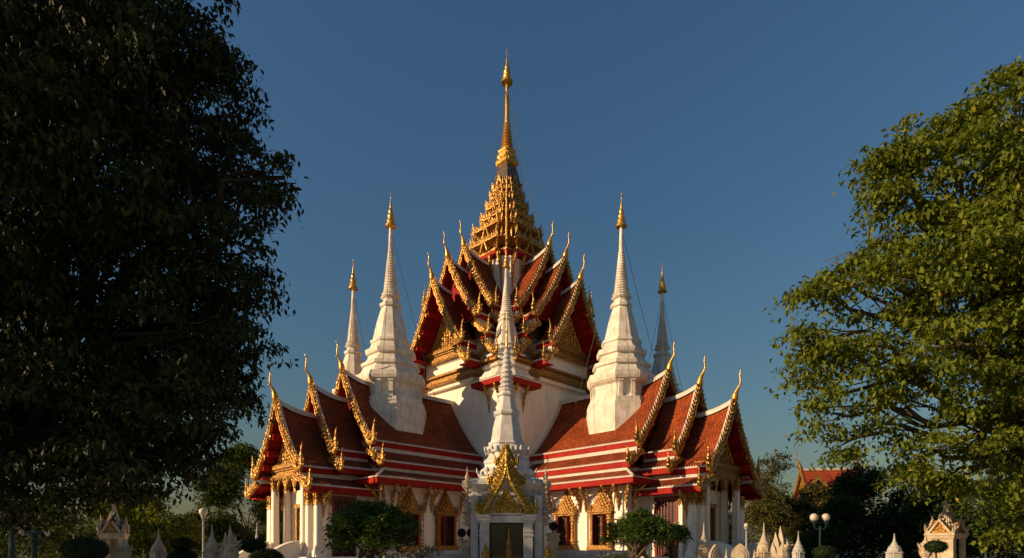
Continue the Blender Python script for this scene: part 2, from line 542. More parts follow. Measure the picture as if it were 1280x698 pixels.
def tail(mb, a, b, z, sg, s=1.0):
    """upswept tail finial where a bargeboard ends"""
    pts = [(-0.35, 0.18), (-0.12, -0.10), (0.12, -0.28), (0.36, -0.26), (0.50, -0.02), (0.50, 0.28), (0.44, 0.58), (0.50, 0.88), (0.60, 1.12)]
    s *= 1.12
    rad = [0.12, 0.17, 0.18, 0.16, 0.125, 0.09, 0.065, 0.04, 0.01]
    mb.tube([(a, b + sg * x * s, z + y * s) for x, y in pts], [r * s for r in rad], 7, side=(1, 0, 0))
    for x, y, h in ((0.0, -0.02, 0.50), (0.22, -0.06, 0.66), (-0.20, 0.12, 0.40), (-0.36, 0.26, 0.34)):
        mb.tooth((a, b + sg * x * s, z + y * s), (0, sg * 0.15, 1), (0, 1, 0), h * s, 0.16 * s, 0.12 * s)
    for x, y in ((0.58, -0.12), (0.62, 0.15)):
        mb.tooth((a, b + sg * x * s, z + y * s), (0, sg, 0.35), (0, 0, 1), 0.20 * s, 0.13 * s, 0.10 * s)

def gable_roof(a0, a1, tiers, fh=0.34, sag=0.38, ridge_drop=0.0, fin=1.0, verge0=True, side_white=True):
    """one telescoped gable roof along +x: tiers = [((b,z) top, (b,z) eave), ...] on both sides"""
    T = MB()
    F = MB(); W_ = MB(); G = MB()
    na = max(4, int((a1 - a0) / 0.4))
    aa = [a0 + (a1 - a0) * i / na for i in range(na + 1)]
    profs = []
    for ti, (p0, p1) in enumerate(tiers):
        pr = prof_pts(p0, p1, sag if ti == 0 else 0.04, 8 if ti == 0 else 3)
        profs.append(pr)
        dist = [0.0]
        for i in range(1, len(pr)):
            dist.append(dist[-1] + math.dist(pr[i], pr[i - 1]))
        for sg in (1, -1):
            for i in range(len(pr) - 1):
                (b0, z0), (b1, z1) = pr[i], pr[i + 1]
                for j in range(na):
                    x0, x1 = aa[j], aa[j + 1]
                    f0 = (1 - i / (len(pr) - 1)) if ti == 0 else 0
                    f1 = (1 - (i + 1) / (len(pr) - 1)) if ti == 0 else 0
                    r00, r01 = ridge_rise(x0, a1) * f0, ridge_rise(x0, a1) * f1
                    r10, r11 = ridge_rise(x1, a1) * f0, ridge_rise(x1, a1) * f1
                    q = [(x0, sg * b0, z0 + r00), (x0, sg * b1, z1 + r01), (x1, sg * b1, z1 + r11), (x1, sg * b0, z0 + r10)]
                    uv = [(x0, -dist[i]), (x0, -dist[i + 1]), (x1, -dist[i + 1]), (x1, -dist[i])]
                    if sg < 0:
                        q.reverse(); uv.reverse()
                    T.add(q, [(0, 1, 2, 3)], 0, [uv])
                    th = 0.16
                    T.add([(p[0], p[1], p[2] - th) for p in q], [(3, 2, 1, 0)], 1)
            be, ze = pr[-1]
            last = ti == len(tiers) - 1
            # drip edge, fascia and the white band under it
            y0, y1 = sorted((sg * (be - 0.03), sg * (be + 0.07)))
            W_.box(a0, a1, y0, y1, ze - 0.05, ze + 0.025)
            k = int((a1 - a0) / 0.17)
            for i in range(k):
                x = a0 + (i + 0.5) * (a1 - a0) / k
                W_.tooth((x, sg * (be + 0.02), ze + 0.02), (0, 0, 1), (1, 0, 0), 0.085, 0.10, 0.06)
            y0, y1 = sorted((sg * (be - 0.08), sg * (be + 0.035)))
            F.box(a0, a1 - 0.02, y0, y1, ze - 0.052 - fh, ze - 0.052)
            if not last:
                bi, zi = tiers[ti + 1][0]
                y0, y1 = sorted((sg * (bi - 0.02), sg * (bi + 0.06)))
                W_.box(a0, a1 - 0.25, y0, y1, zi - 0.02, ze - 0.10)
            # soffit board underneath
            y0, y1 = sorted((sg * (be - 0.75), sg * (be - 0.081)))
            F.box(a0, a1 - 0.05, y0, y1, ze - 0.052 - fh, ze - fh + 0.02)
        if ti == 0:
            for fr in (0.30, 0.58, 0.86):
                i_ = int(fr * (len(pr) - 1)); bb, zz = pr[i_]
                for sg in (1, -1):
                    y0, y1 = sorted((sg * (bb - 0.13), sg * (bb + 0.09)))
                    F.box(a1 - 1.4, a1 - 0.03, y0, y1, zz - 0.50, zz - 0.10)
        # verges in white lying on the tiles
        for sg in (1, -1):
            ends = [(a1 - 0.24, a1 - 0.06)]
            if verge0:
                ends.append((a0, a0 + 0.30))
            for (x0, x1) in ends:
                for i in range(len(pr) - 1):
                    (b0, z0), (b1, z1) = pr[i], pr[i + 1]
                    f0 = (1 - i / (len(pr) - 1)) if ti == 0 else 0
                    f1 = (1 - (i + 1) / (len(pr) - 1)) if ti == 0 else 0
                    rr = ridge_rise(x1, a1)
                    vs = []
                    for x in (x0, x1):
                        for (b, z, f) in ((b0, z0, f0), (b1, z1, f1)):
                            for dz in (-0.03, 0.09):
                                vs.append((x, sg * b, z + rr * f + dz))
                    W_.add(vs, [(0, 1, 3, 2), (4, 6, 7, 5), (1, 5, 7, 3), (0, 2, 6, 4), (0, 4, 5, 1), (2, 3, 7, 6)])
    # ridge cap following the rise
    rz = tiers[0][0][1]
    for j in range(na):
        x0, x1 = aa[j], aa[j + 1]
        z0, z1 = rz + ridge_rise(x0, a1), rz + ridge_rise(x1, a1)
        h, ww = 0.20, 0.17
        vs = [(x0, -ww, z0 - 0.12), (x0, ww, z0 - 0.12), (x0, 0.09, z0 + h), (x0, -0.09, z0 + h), (x1, -ww, z1 - 0.12), (x1, ww, z1 - 0.12), (x1, 0.09, z1 + h), (x1, -0.09, z1 + h)]
        W_.add(vs, [(0, 1, 2, 3), (4, 7, 6, 5), (1, 5, 6, 2), (2, 6, 7, 3), (3, 7, 4, 0)])
    # bargeboard: strip below and above the profile, flame teeth, scalloped lower lip
    x0, x1 = a1 - 0.02, a1 + 0.17
    top_rise = ridge_rise(a1, a1)
    for ti, pr in enumerate(profs):
        n = len(pr) - 1
        pts = []
        for i, (b, z) in enumerate(pr):
            f = (1 - i / n) * top_rise if ti == 0 else 0
            pts.append(Vector((b, z + f)))
        if ti > 0:
            pts[0] = Vector((pr[0][0] - 0.1, pr[0][1]))
        cum = [0]
        for i in range(1, len(pts)):
            cum.append(cum[-1] + (pts[i] - pts[i - 1]).length)
        def at(d):
            for i in range(1, len(pts)):
                if d <= cum[i] or i == len(pts) - 1:
                    t = (d - cum[i - 1]) / max(1e-6, cum[i] - cum[i - 1])
                    p = pts[i - 1].lerp(pts[i], t)
                    tg = (pts[i] - pts[i - 1]).normalized()
                    return p, tg
        L = cum[-1]
        m = max(3, int(L / 0.16))
        for sg in (1, -1):
            up_, lo_ = [], []
            for i in range(m + 1):
                d = L * i / m
                p, tg = at(d)
                nrm = Vector((-tg.y, tg.x)) if tg.x > 0 else Vector((tg.y, -tg.x))
                if nrm.y < 0: nrm = -nrm
                wv = 0.05 * math.sin(d * 2 * PI / 0.9)
                up_.append(p + nrm * 0.09)
                lo_.append(p - nrm * (0.20 + wv))
            for i in range(m):
                q = [up_[i], up_[i + 1], lo_[i + 1], lo_[i]]
                G.px([(sg * v.x, v.y) for v in q], x0, x1)
                # raised inner rib
                r_ = [up_[i].lerp(lo_[i], 0.35), up_[i + 1].lerp(lo_[i + 1], 0.35), up_[i + 1].lerp(lo_[i + 1], 0.6), up_[i].lerp(lo_[i], 0.6)]
                G.px([(sg * v.x, v.y) for v in r_], x1, x1 + 0.05)
            k = max(2, int(L / 0.31))
            for i in range(k):
                d = L * (i + 0.6) / k
                p, tg = at(d)
                nrm = Vector((-tg.y, tg.x))
                if nrm.y < 0: nrm = -nrm
                dd = (nrm * 1.0 - tg * 0.55).normalized()
                pp = p + nrm * 0.07
                G.tooth(((x0 + x1) / 2, sg * pp.x, pp.y), (0, sg * dd.x, dd.y), (0, sg * tg.x, tg.y), 0.46 * random.uniform(0.82, 1.14), 0.21 * random.uniform(0.85, 1.1), 0.12)
            if ti == 0:
                for d in (L * 0.40, L * 0.68):
                    p, tg = at(d)
                    G.tooth(((x0 + x1) / 2, sg * (p.x - 0.12), p.y - 0.15), (0, -sg * 0.25, -1), (0, 1, 0), 0.34, 0.26, 0.13)
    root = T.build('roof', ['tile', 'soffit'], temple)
    F.build('fascia', 'red', root)
    W_.build('white_border', 'trim', root)
    G.build('bargeboard', 'gold', root)
    cf = MB(); chofa(cf, a1 + 0.08, rz + top_rise + 0.18, fin)
    cf.build('horn_finial', 'gold_smooth', root, smooth=True)
    for ti, pr in enumerate(profs):
        for sg in (1, -1):
            tm = MB(); tail(tm, a1 + 0.08, sg * pr[-1][0], pr[-1][1] + 0.05, sg, 1.0 if ti == 0 else 0.82)
            tm.build('tail_finial', 'gold', root)
    return root

def profile_panel(tiers, sag, inset, zmin):
    """polygon that fills the first tier of a gable"""
    pr = prof_pts(tiers[0][0], tiers[0][1], sag, 8)
    pts = [(b, z - inset) for b, z in pr if z - inset > zmin]
    # cut at zmin
    for i in range(1, len(pr)):
        za, zb = pr[i - 1][1] - inset, pr[i][1] - inset
        if za > zmin >= zb:
            t = (za - zmin) / (za - zb)
            pts.append((pr[i - 1][0] + (pr[i][0] - pr[i - 1][0]) * t, zmin))
            break
    left = [(-b, z) for b, z in reversed(pts) if b > 1e-6]
    return pts + left

def panel_width(poly, z):
    best = 0
    n = len(poly)
    for i in range(n):
        (b0, z0), (b1, z1) = poly[i], poly[(i + 1) % n]
        if (z0 - z) * (z1 - z) <= 0 and abs(z1 - z0) > 1e-6:
            t = (z - z0) / (z1 - z0)
            best = max(best, b0 + (b1 - b0) * t)
    return best

def relief_rows(G, poly, x, step=0.30, s=0.26, zlo=None, zhi=None):
    zs = [p[1] for p in poly]
    z = (min(zs) if zlo is None else zlo) + 0.12
    row = 0
    while z < max(zs) - 0.25:
        hw = panel_width(poly, z + 0.15) - 0.16
        n = int(hw * 2 / step)
        for i in range(n + 1):
            y = -hw + (i + (0.5 if row % 2 else 0)) * step
            if y > hw: continue
            G.tooth((x, y, z), (0.35, 0, 1), (0, 1, 0), s * 1.15, s * 0.72, 0.10)
        z += step * 0.72
        row += 1

# -------- lower wing, built once along +x, copied round to four wings
LT_main = [((0, 13.20), (3.42, 8.72)), ((3.36, 8.10), (4.50, 7.30))]
LT_mid = [((0, 11.78), (2.62, 7.95)), ((2.56, 7.40), (3.48, 6.78))]
LT_por = [((0, 10.38), (2.92, 6.68)), ((2.84, 6.10), (4.10, 5.48))]
r_main = gable_roof(5.9, 15.5, LT_main)
r_mid = gable_roof(15.2, 17.7, LT_mid, verge0=False)
r_por = gable_roof(17.4, 20.05, LT_por, verge0=False)
arm_parts += [r_main, r_mid, r_por]
# porch lower roof reaches back under the middle one
def strip_roof(a0, a1, bi, zi, be, ze, fh=0.34):
    T, F, W_ = MB(), MB(), MB()
    for sg in (1, -1):
        q = [(a0, sg * bi, zi), (a0, sg * be, ze), (a1, sg * be, ze), (a1, sg * bi, zi)]
        uv = [(a0, 0), (a0, -1.35), (a1, -1.35), (a1, 0)]
        if sg < 0: q.reverse(); uv.reverse()
        T.add(q, [(0, 1, 2, 3)], 0, [uv])
        T.add([(p[0], p[1], p[2] - 0.14) for p in q], [(3, 2, 1, 0)], 1)
        y0, y1 = sorted((sg * (be - 0.03), sg * (be + 0.07)))
        W_.box(a0, a1, y0, y1, ze - 0.05, ze + 0.025)
        y0, y1 = sorted((sg * (bi - 0.25), sg * (bi + 0.05)))
        W_.box(a0, a1, y0, y1, zi - 0.05, zi + 0.35)
        y0, y1 = sorted((sg * (be - 0.08), sg * (be + 0.035)))
        F.box(a0, a1, y0, y1, ze - 0.052 - fh, ze - 0.052)
        y0, y1 = sorted((sg * (be - 0.75), sg * (be - 0.081)))
        F.box(a0, a1, y0, y1, ze - 0.052 - fh, ze - fh + 0.02)
    root = T.build('roof', ['tile', 'soffit'], temple)
    F.build('fascia', 'red', root)
    W_.build('white_border', 'trim', root)
    return root
arm_parts.append(strip_roof(15.3, 17.399, 2.84, 6.10, 4.10, 5.48))

# lowest skirt of the wing block with its turned corners
def skirt():
    T, F, W_ = MB(), MB(), MB()
    bi, zi, be, ze = 4.42, 6.73, 5.60, 6.15
    ai, ae, bs = 15.2, 16.4, 2.3
    fh = 0.34
    for sg in (1, -1):
        def quad(q, uv, mi=0):
            if sg < 0: q = [(x, -y, z) for x, y, z in q][::-1]; uv = uv[::-1]
            T.add(q, [(0, 1, 2, 3)], 0, [uv])
            T.add([(p[0], p[1], p[2] - 0.14) for p in q], [(3, 2, 1, 0)], 1)
        quad([(5.5, bi, zi), (5.5, be, ze), (ae, be, ze), (ai, bi, zi)], [(5.5, 0), (5.5, -1.29), (ae, -1.29), (ai, 0)])
        quad([(ai, bi, zi), (ae, be, ze), (ae, bs, ze), (ai, bs, zi)], [(bi, 0), (be, -1.29), (bs, -1.29), (bs, 0)])
        def bx_(m, x0, x1, y0, y1, z0, z1):
            y0, y1 = sorted((sg * y0, sg * y1))
            m.box(x0, x1, y0, y1, z0, z1)
        bx_(W_, 5.5, ae + 0.07, be - 0.03, be + 0.07, ze - 0.05, ze + 0.025)
        bx_(W_, ae - 0.03, ae + 0.07, bs, be - 0.031, ze - 0.05, ze + 0.025)
        bx_(F, 5.5, ae + 0.035, be - 0.08, be + 0.035, ze - 0.052 - fh, ze - 0.052)
        bx_(F, ae - 0.08, ae + 0.035, bs, be - 0.081, ze - 0.052 - fh, ze - 0.052)
        bx_(F, 5.5, ae - 0.081, be - 1.1, be - 0.081, ze - 0.052 - fh, ze - fh + 0.02)
        bx_(F, ae - 1.1, ae - 0.081, bs, be - 1.101, ze - 0.052 - fh, ze - fh + 0.02)
        bx_(W_, 5.5, ai, bi - 0.1, bi + 0.05, zi - 0.02, zi + 0.24)
        bx_(W_, ai - 0.1, ai + 0.05, bs, bi - 0.101, zi - 0.02, zi + 0.24)
        W_.tube([(ai, sg * bi, zi + 0.05), ((ai + ae) / 2, sg * (bi + be) / 2, (zi + ze) / 2 + 0.03), (ae, sg * be, ze + 0.06)], 0.09, 6)
        k = 60
        for i in range(k):
            x = 5.6 + (i + 0.5) * (ae - 5.6) / k
            W_.tooth((x, sg * (be + 0.02), ze + 0.02), (0, 0, 1), (1, 0, 0), 0.085, 0.10, 0.06)
    root = T.build('roof', ['tile', 'soffit'], temple)
    F.build('fascia', 'red', root)
    W_.build('white_border', 'trim', root)
    for sg in (1, -1):
        tm = MB(); tail(tm, ae, sg * be * 0.985, ze + 0.12, sg, 0.0001)
    return root
arm_parts.append(skirt())

# gable infill panels
for (a1, tiers, ov) in ((15.5, LT_main, 0.55), (17.7, LT_mid, 0.55)):
    poly = profile_panel(tiers, 0.38, 0.2, tiers[0][1][1] + 0.35)
    g = MB(); g.px(poly, a1 - ov - 0.3, a1 - ov)
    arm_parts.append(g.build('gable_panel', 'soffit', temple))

def ornate_gable(a_face, tiers, zmin, hw, entab=0.55, sag=0.38, fringe=True):
    """gilded pediment with raised rows of leaves, entablature and drip fringe"""
    poly = profile_panel(tiers, sag, 0.62, zmin)
    G = MB()
    G.px(poly, a_face - 0.25, a_face)
    for i in range(len(poly)):          # raised inner frame
        p, q = Vector(poly[i]), Vector(poly[(i + 1) % len(poly)])
        if (q - p).length > 0.05 and not (abs(p.y - zmin) < 1e-3 and abs(q.y - zmin) < 1e-3):
            G.tube([(a_face + 0.03, p.x, p.y), (a_face + 0.03, q.x, q.y)], 0.08, 5)
    relief_rows(G, poly, a_face + 0.02)
    root = G.build('pediment', 'gold', temple)
    E = MB()
    z = zmin
    for (h, o) in ((entab * 0.25, 0.34), (entab * 0.18, 0.22), (entab * 0.32, 0.12), (entab * 0.25, 0.24)):
        E.box(a_face - 0.4, a_face + o, -hw - o, hw + o, z - h, z - 0.002)
        z -= h
    n = int(hw * 2 / 0.17)
    for i in range(n + 1):
        y = -hw + i * 2 * hw / n
        E.tooth((a_face + 0.2, y, z), (0, 0, -1), (0, 1, 0), 0.20, 0.13, 0.06)
        E.tooth((a_face + 0.32, y, zmin - 0.02), (0.1, 0, 1), (0, 1, 0), 0.16, 0.13, 0.05)
    E.build('entablature', 'gold_old', root)
    return root
arm_parts.append(ornate_gable(19.2, LT_por, 7.05, 2.25, 0.7))

# hanging arches of the porch
def arches():
    G = MB()
    def fringe(n, span0, span1, ztop, depth, mapper):
        pts_top = [(span0, ztop), (span1, ztop)]
        low = []
        for i in range(n):
            s0 = span0 + (span1 - span0) * i / n
            s1 = span0 + (span1 - span0) * (i + 1) / n
            for k in range(11):
                t = k / 10
                low.append((s0 + (s1 - s0) * t, ztop - depth + (depth - 0.15) * math.sin(t * PI) ** 0.6))
        poly = pts_top[::-1] + low
        G.prism(poly, mapper(-0.05), mapper(0.05))
        for i in range(n + 1):
            s0 = span0 + (span1 - span0) * i / n
            p = mapper(0)(s0, ztop - depth + 0.12)
            G.tooth(p, (0, 0, -1), (0, 1, 0) if abs(mapper(0)(1, 0)[1] - mapper(0)(0, 0)[1]) > 0.5 else (1, 0, 0), 0.42, 0.24, 0.14)
    fringe(3, -1.85, 1.85, 6.38, 0.95, lambda o: (lambda s, z: (19.2 + o, s, z)))
    for sg in (1, -1):
        fringe(1, 2.1, 3.3, 5.3, 0.55, lambda o: (lambda s, z, sg=sg: (19.1 + o, sg * s, z)))
    for sg in (1, -1):
        fringe(1, 18.2, 18.9, 5.2, 0.55, lambda o: (lambda s, z, sg=sg: (s, sg * 3.3 + o, z)))
    return G.build('hanging_arches', 'gold', temple)
arm_parts.append(arches())

# porch soffit ceiling in red
c_ = MB()
c_.box(17.0, 19.0, -2.7, 2.7, 6.42, 6.5)
for sg in (1, -1):
    y0, y1 = sorted((sg * 2.71, sg * 3.9))
    c_.box(17.0, 18.9, y0, y1, 5.22, 5.3)
c_.box(17.0, 17.1, -2.7, 2.7, 5.3, 6.419)
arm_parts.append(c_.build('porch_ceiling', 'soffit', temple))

# columns
def column(h, r=0.21):
    c = MB()
    c.stack(RED, [(r * 1.02, 0.35), (r, 0.5), (r * 0.88, h - 0.65)])
    root = c.build('column', 'plaster', temple)
    k = MB()
    k.stack(RED, [(r * 0.92, h - 0.72), (r * 1.08, h - 0.69), (r * 0.92, h - 0.63), (r * 0.92, h - 0.54), (r * 1.06, h - 0.50), (r * 0.9, h - 0.44), (r * 0.95, h - 0.22), (r * 1.3, h - 0.04), (r * 1.36, h)])
    for i in range(4):
        for off in (-0.55, 0.55):
            c0, s0 = [(1, 0), (0, 1), (-1, 0), (0, -1)][i]
            x, y = r * 0.95, off * r
            px_, py_ = x * c0 - y * s0, x * s0 + y * c0
            k.tooth((px_, py_, h - 0.46), (c0 * 0.25, s0 * 0.25, 1), (-s0, c0, 0), 0.36, 0.12, 0.05)
            k.tooth((px_, py_, h - 0.70), (c0 * 0.05, s0 * 0.05, -1), (-s0, c0, 0), 0.22, 0.12, 0.04)
    k.build('capital', 'gold', root)
    b = MB()
    b.stack(SQ, [(r * 1.5, 0), (r * 1.5, 0.15), (r * 1.3, 0.2), (r * 1.3, 0.3), (r * 1.05, 0.42)])
    b.build('column_base', 'plaster', root)
    return root
FL = 1.30
tall = column(5.1)
short = column(3.95)
pos_t = [(19.25, 2.05), (19.25, -2.05), (18.45, 2.05), (18.45, -2.05)]
pos_s = [(19.0, 3.3), (19.0, -3.3), (19.2, 2.62), (19.2, -2.62)]
for proto, ps in ((tall, pos_t), (short, pos_s)):
    for i, (a, b) in enumerate(ps):
        o = proto if i == 0 else copy_tree(proto, temple)
        o.location = (a, b, FL)
        arm_parts.append(o)

# eave brackets: a gilded serpent arm from wall to eave (local: y outwards, origin at eave height on the wall)
def bracket(reach=0.95, drop=1.55):
    k = MB()
    pts = [(0, 0.03, -drop), (0, 0.10, -drop * 0.7), (0, 0.16, -drop * 0.45), (0, 0.34, -drop * 0.26), (0, reach * 0.72, -drop * 0.10), (0, reach, 0)]
    k.tube(pts, [0.03, 0.09, 0.12, 0.13, 0.11, 0.10], 6, side=(1, 0, 0))
    for i, (y, z) in enumerate(((0.2, -drop * 0.62), (0.3, -drop * 0.42), (0.5, -drop * 0.28), (0.72, -drop * 0.2))):
        k.tooth((0, y, z), (0, 1, -0.7), (0, 0, 1), 0.20, 0.14, 0.12)
    for i, (y, z) in enumerate(((0.1, -drop * 0.35), (0.3, -drop * 0.15), (0.5, -drop * 0.05))):
        k.tooth((0, y, z), (0, -0.2, 1), (0, 1, 0), 0.28, 0.16, 0.12)
    return k.build('eave_bracket', 'gold', temple)
br0 = bracket()
first = True
def put(proto, used, x, y, z, rz):
    o = proto if not used else copy_tree(proto, temple)
    o.location = (x, y, z); o.rotation_euler = (0, 0, rz)
    arm_parts.append(o)
    return True
used = False
EZ = 5.74
for sg in (1, -1):
    for a in (8.93, 11.97, 14.55):
        for da in (-0.22, 0.22):
            used = put(br0, used, a + da, sg * 4.74, EZ, (0 if sg > 0 else PI) + (-0.25 if da > 0 else 0.25) * sg * (1 if True else 1))
    used = put(br0, used, 15.36, sg * 4.76, EZ, (R(-45) if sg > 0 else R(-135)))
    used = put(br0, used, 15.38, sg * 4.1, EZ, R(-90))
    used = put(br0, used, 18.75, sg * 3.42, 5.15, 0 if sg > 0 else PI)

# walls of the wing
wl = MB()
wl.box(5.0, 15.2, -4.6, 4.6, FL, 6.25)
for sg in (1, -1):
    for a in (8.93, 11.97, 14.75):
        y0, y1 = sorted((sg * 4.599, sg * 4.72))
        wl.box(a - 0.3, a + 0.3, y0, y1, FL + 0.35, 6.2)
    y0, y1 = sorted((sg * 4.599, sg * 4.80))
    wl.box(5.2, 15.3, y0, y1, FL, FL + 0.34)
    y0, y1 = sorted((sg * 3.9, sg * 4.62))
    wl.box(15.2, 15.34, y0, y1, FL + 0.35, 6.2)
wl.box(15.0, 18.2, -2.95, 2.95, FL, 5.6)
wl.box(15.0, 17.4, -2.5, 2.5, 5.6, 7.2)
for sg in (1, -1):
    y0, y1 = sorted((sg * 2.949, sg * 3.06))
    wl.box(16.0, 16.35, y0, y1, FL, 5.3)
    wl.box(17.95, 18.25, y0, y1, FL, 5.3)
arm_parts.append(wl.build('wall', 'plaster', temple))

# door of the porch room
def door(width, height):
    d = MB()
    d.box(-width / 2, width / 2, 0.0, 0.10, 0, height)
    root = d.build('door', 'door_red', temple)
    p = MB()
    for sg in (-1, 1):
        for k in range(2):
            x0, x1 = sorted((sg * width * 0.06, sg * width * 0.44))
            z0 = 0.25 + k * (height - 0.3) / 2
            z1 = z0 + (height - 0.3) / 2 - 0.2
            p.box(x0, x0 + 0.04, 0.09, 0.13, z0, z1); p.box(x1 - 0.04, x1, 0.09, 0.13, z0, z1)
            p.box(x0, x1, 0.09, 0.125, z0, z0 + 0.04); p.box(x0, x1, 0.09, 0.125, z1 - 0.04, z1)
            p.tooth(((x0 + x1) / 2, 0.1, (z0 + z1) / 2 - 0.3), (0, 0, 1), (1, 0, 0), 0.6, 0.22, 0.05)
    p.build('door_panel', 'gold_old', root)
    f = MB()
    for sg in (-1, 1):
        x0, x1 = sorted((sg * (width / 2), sg * (width / 2 + 0.22)))
        f.box(x0, x1, 0, 0.26, 0, height + 0.02)
    f.box(-width / 2 - 0.28, width / 2 + 0.28, 0, 0.30, height + 0.021, height + 0.28)
    f.build('door_frame', 'gold_old', root)
    return root
def side_door(width, height):
    d = MB(); d.box(-width / 2, width / 2, 0.0, 0.04, 0, height)
    root = d.build('door', 'dark', temple)
    p = MB()
    for i in range(6):
        x = -width / 2 + 0.1 + i * (width - 0.2) / 5
        p.box(x - 0.03, x + 0.03, 0.04, 0.10, 0, height)
    for z in (0.9, 2.0): p.box(-width / 2, width / 2, 0.041, 0.085, z, z + 0.05)
    p.build('door_bars', 'door_red', root)
    f = MB()
    for sg in (-1, 1):
        x0, x1 = sorted((sg * (width / 2), sg * (width / 2 + 0.16)))
        f.box(x0, x1, 0, 0.16, 0, height + 0.02)
    f.box(-width / 2 - 0.2, width / 2 + 0.2, 0, 0.18, height + 0.021, height + 0.2)
    f.build('door_frame', 'door_red', root)
    return root
sd0 = side_door(1.3, 3.5)
d0 = door(1.25, 3.1)
d0.location = (18.2, 0, FL); d0.rotation_euler = (0, 0, R(-90)); arm_parts.append(d0)
for sg in (1, -1):
    o = sd0 if sg > 0 else copy_tree(sd0, temple)
    o.location = (17.15, sg * 2.95, FL); o.rotation_euler = (0, 0, 0 if sg > 0 else PI); arm_parts.append(o)

# windows
def flame(hw, h, cut=0.0, n=7):
    """outline of a pointed flame arch with serrated shoulders (x, z)"""
    right = []
    for i in range(n):
        t0 = i / n
        xo = hw * (1 - t0) ** 1.05 * (1 - 0.12 * math.sin(t0 * PI))
        z = h * (t0 ** 0.9)
        right.append((xo * 0.93, z))
        right.append((xo * 1.02, z + h / n * 0.62))
    pts = right + [(0, h * 1.04)] + [(-x, z) for x, z in reversed(right)]
    return pts
def window():
    r = MB()
    r.box(-0.52, 0.52, 0.0, 0.05, 0, 1.96)  # flat panel on the wall, painted dark as the unlit room
    root = r.build('window', 'dark', temple)
    f = MB()
    for sg in (-1, 1):
        x0, x1 = sorted((sg * 0.52, sg * 0.84))
        f.box(x0, x1, 0, 0.22, -0.02, 1.98)
        x0, x1 = sorted((sg * 0.60, sg * 0.76))
        f.box(x0, x1, 0.22, 0.30, 0.2, 1.8)
        for z in (0.05, 0.28, 1.62, 1.82):
            x0, x1 = sorted((sg * 0.54, sg * 0.88))
            f.box(x0, x1, 0.0, 0.33, z, z + 0.09)
    f.box(-0.92, 0.92, 0, 0.34, -0.16, -0.021)
    f.box(-1.00, 1.00, 0, 0.40, -0.30, -0.161)
    f.box(-0.94, 0.94, 0, 0.32, -0.46, -0.301)
    f.box(-0.92, 0.92, 0, 0.36, 1.981, 2.10)
    f.box(-1.00, 1.00, 0, 0.42, 2.101, 2.20)
    f.build('window_frame', 'gold_old', root)
    p = MB()
    base = 2.20
    for k, (hw, h, y) in enumerate(((0.98, 1.55, 0.10), (0.80, 1.30, 0.20), (0.56, 0.98, 0.28), (0.34, 0.62, 0.34))):
        p.py([(x, z + base) for x, z in flame(hw, h)], 0.0, y)
    for x, h in ((-0.92, 0.62), (0.92, 0.62), (-0.74, 0.5), (0.74, 0.5)):
        p.tooth((x, 0.2, base), (0.1 if x > 0 else -0.1, 0, 1), (1, 0, 0), h, 0.17, 0.14)
    p.tooth((0, 0.12, base + 1.5), (0, 0, 1), (1, 0, 0), 0.3, 0.12, 0.1)
    p.build('window_pediment', 'gold_old', root)
    for sg in (-1, 1):
        s_ = MB()
        ang = R(78) * sg
        m_ = Matrix.Translation((sg * 0.50, 0.07, 0)) @ Matrix.Rotation(-ang * 1.0, 4, 'Z')
        s_.xf = m_
        x0, x1 = sorted((0, -sg * 0.46))
        s_.box(x0, x1, -0.02, 0.02, 0.02, 1.92)
        s_.box(x0 + 0.06, x1 - 0.06, -0.035, 0.035, 0.15, 0.85)
        s_.box(x0 + 0.06, x1 - 0.06, -0.035, 0.035, 1.0, 1.8)
        s_.build('shutter', 'door_red', root)
    g = MB()
    for i in range(5):
        x = -0.4 + i * 0.2
        g.box(x - 0.018, x + 0.018, 0.06, 0.095, 0, 1.95)
    for z in (0.6, 1.3):
        g.box(-0.5, 0.5, 0.065, 0.09, z, z + 0.035)
    g.build('window_grille', 'gold_old', root)
    return root
w0 = window()
used = False
for sg in (1, -1):
    for a in (7.40, 10.45, 13.40):
        o = w0 if not used else copy_tree(w0, temple)
        used = True
        o.location = (a, sg * 4.6, 2.04); o.rotation_euler = (0, 0, 0 if sg > 0 else PI)
        arm_parts.append(o)

# stairs and their curved cheek walls
st = MB()
for i in range(7):
    st.box(19.9, 20.2 + (6 - i) * 0.30, -1.9, 1.9, i * 0.185, (i + 1) * 0.185 - (0.002 if i < 6 else 0))
arm_parts.append(st.build('stairs', 'stone', temple))
for sg in (1, -1):
    cw = MB()
    poly = [(19.6, 0), (19.6, 2.05)]
    for i in range(9):
        t = i / 8
        poly.append((19.7 + 2.7 * t, 2.15 - 1.45 * t ** 1.7))
    poly.append((22.4, 0))
    y0, y1 = sorted((sg * 1.95, sg * 2.30))
    cw.py(poly, y0, y1)
    cap = [(x, z) for x, z in poly[2:-1]]
    for i in range(len(cap) - 1):
        (xa, za), (xb, zb) = cap[i], cap[i + 1]
        yy0, yy1 = sorted((sg * 1.88, sg * 2.37))
        cw.py([(xa, za), (xb, zb), (xb, zb + 0.12), (xa, za + 0.12)], yy0, yy1)
    arm_parts.append(cw.build('stair_wall', 'plaster', temple))

# base platform under the wing
bp = MB()
def plat(m, x0, x1, hb):
    for (o, z0, z1) in ((0.5, 0, 0.28), (0.36, 0.281, 0.50), (0.22, 0.501, 0.95), (0.40, 0.951, 1.12), (0.46, 1.121, FL)):
        m.box(x0, x1 + o, -hb - o, hb + o, z0, z1)
plat(bp, 5.0, 15.3, 4.9)
plat(bp, 15.9, 19.6, 3.5)
arm_parts.append(bp.build('base_platform', 'plaster', temple))

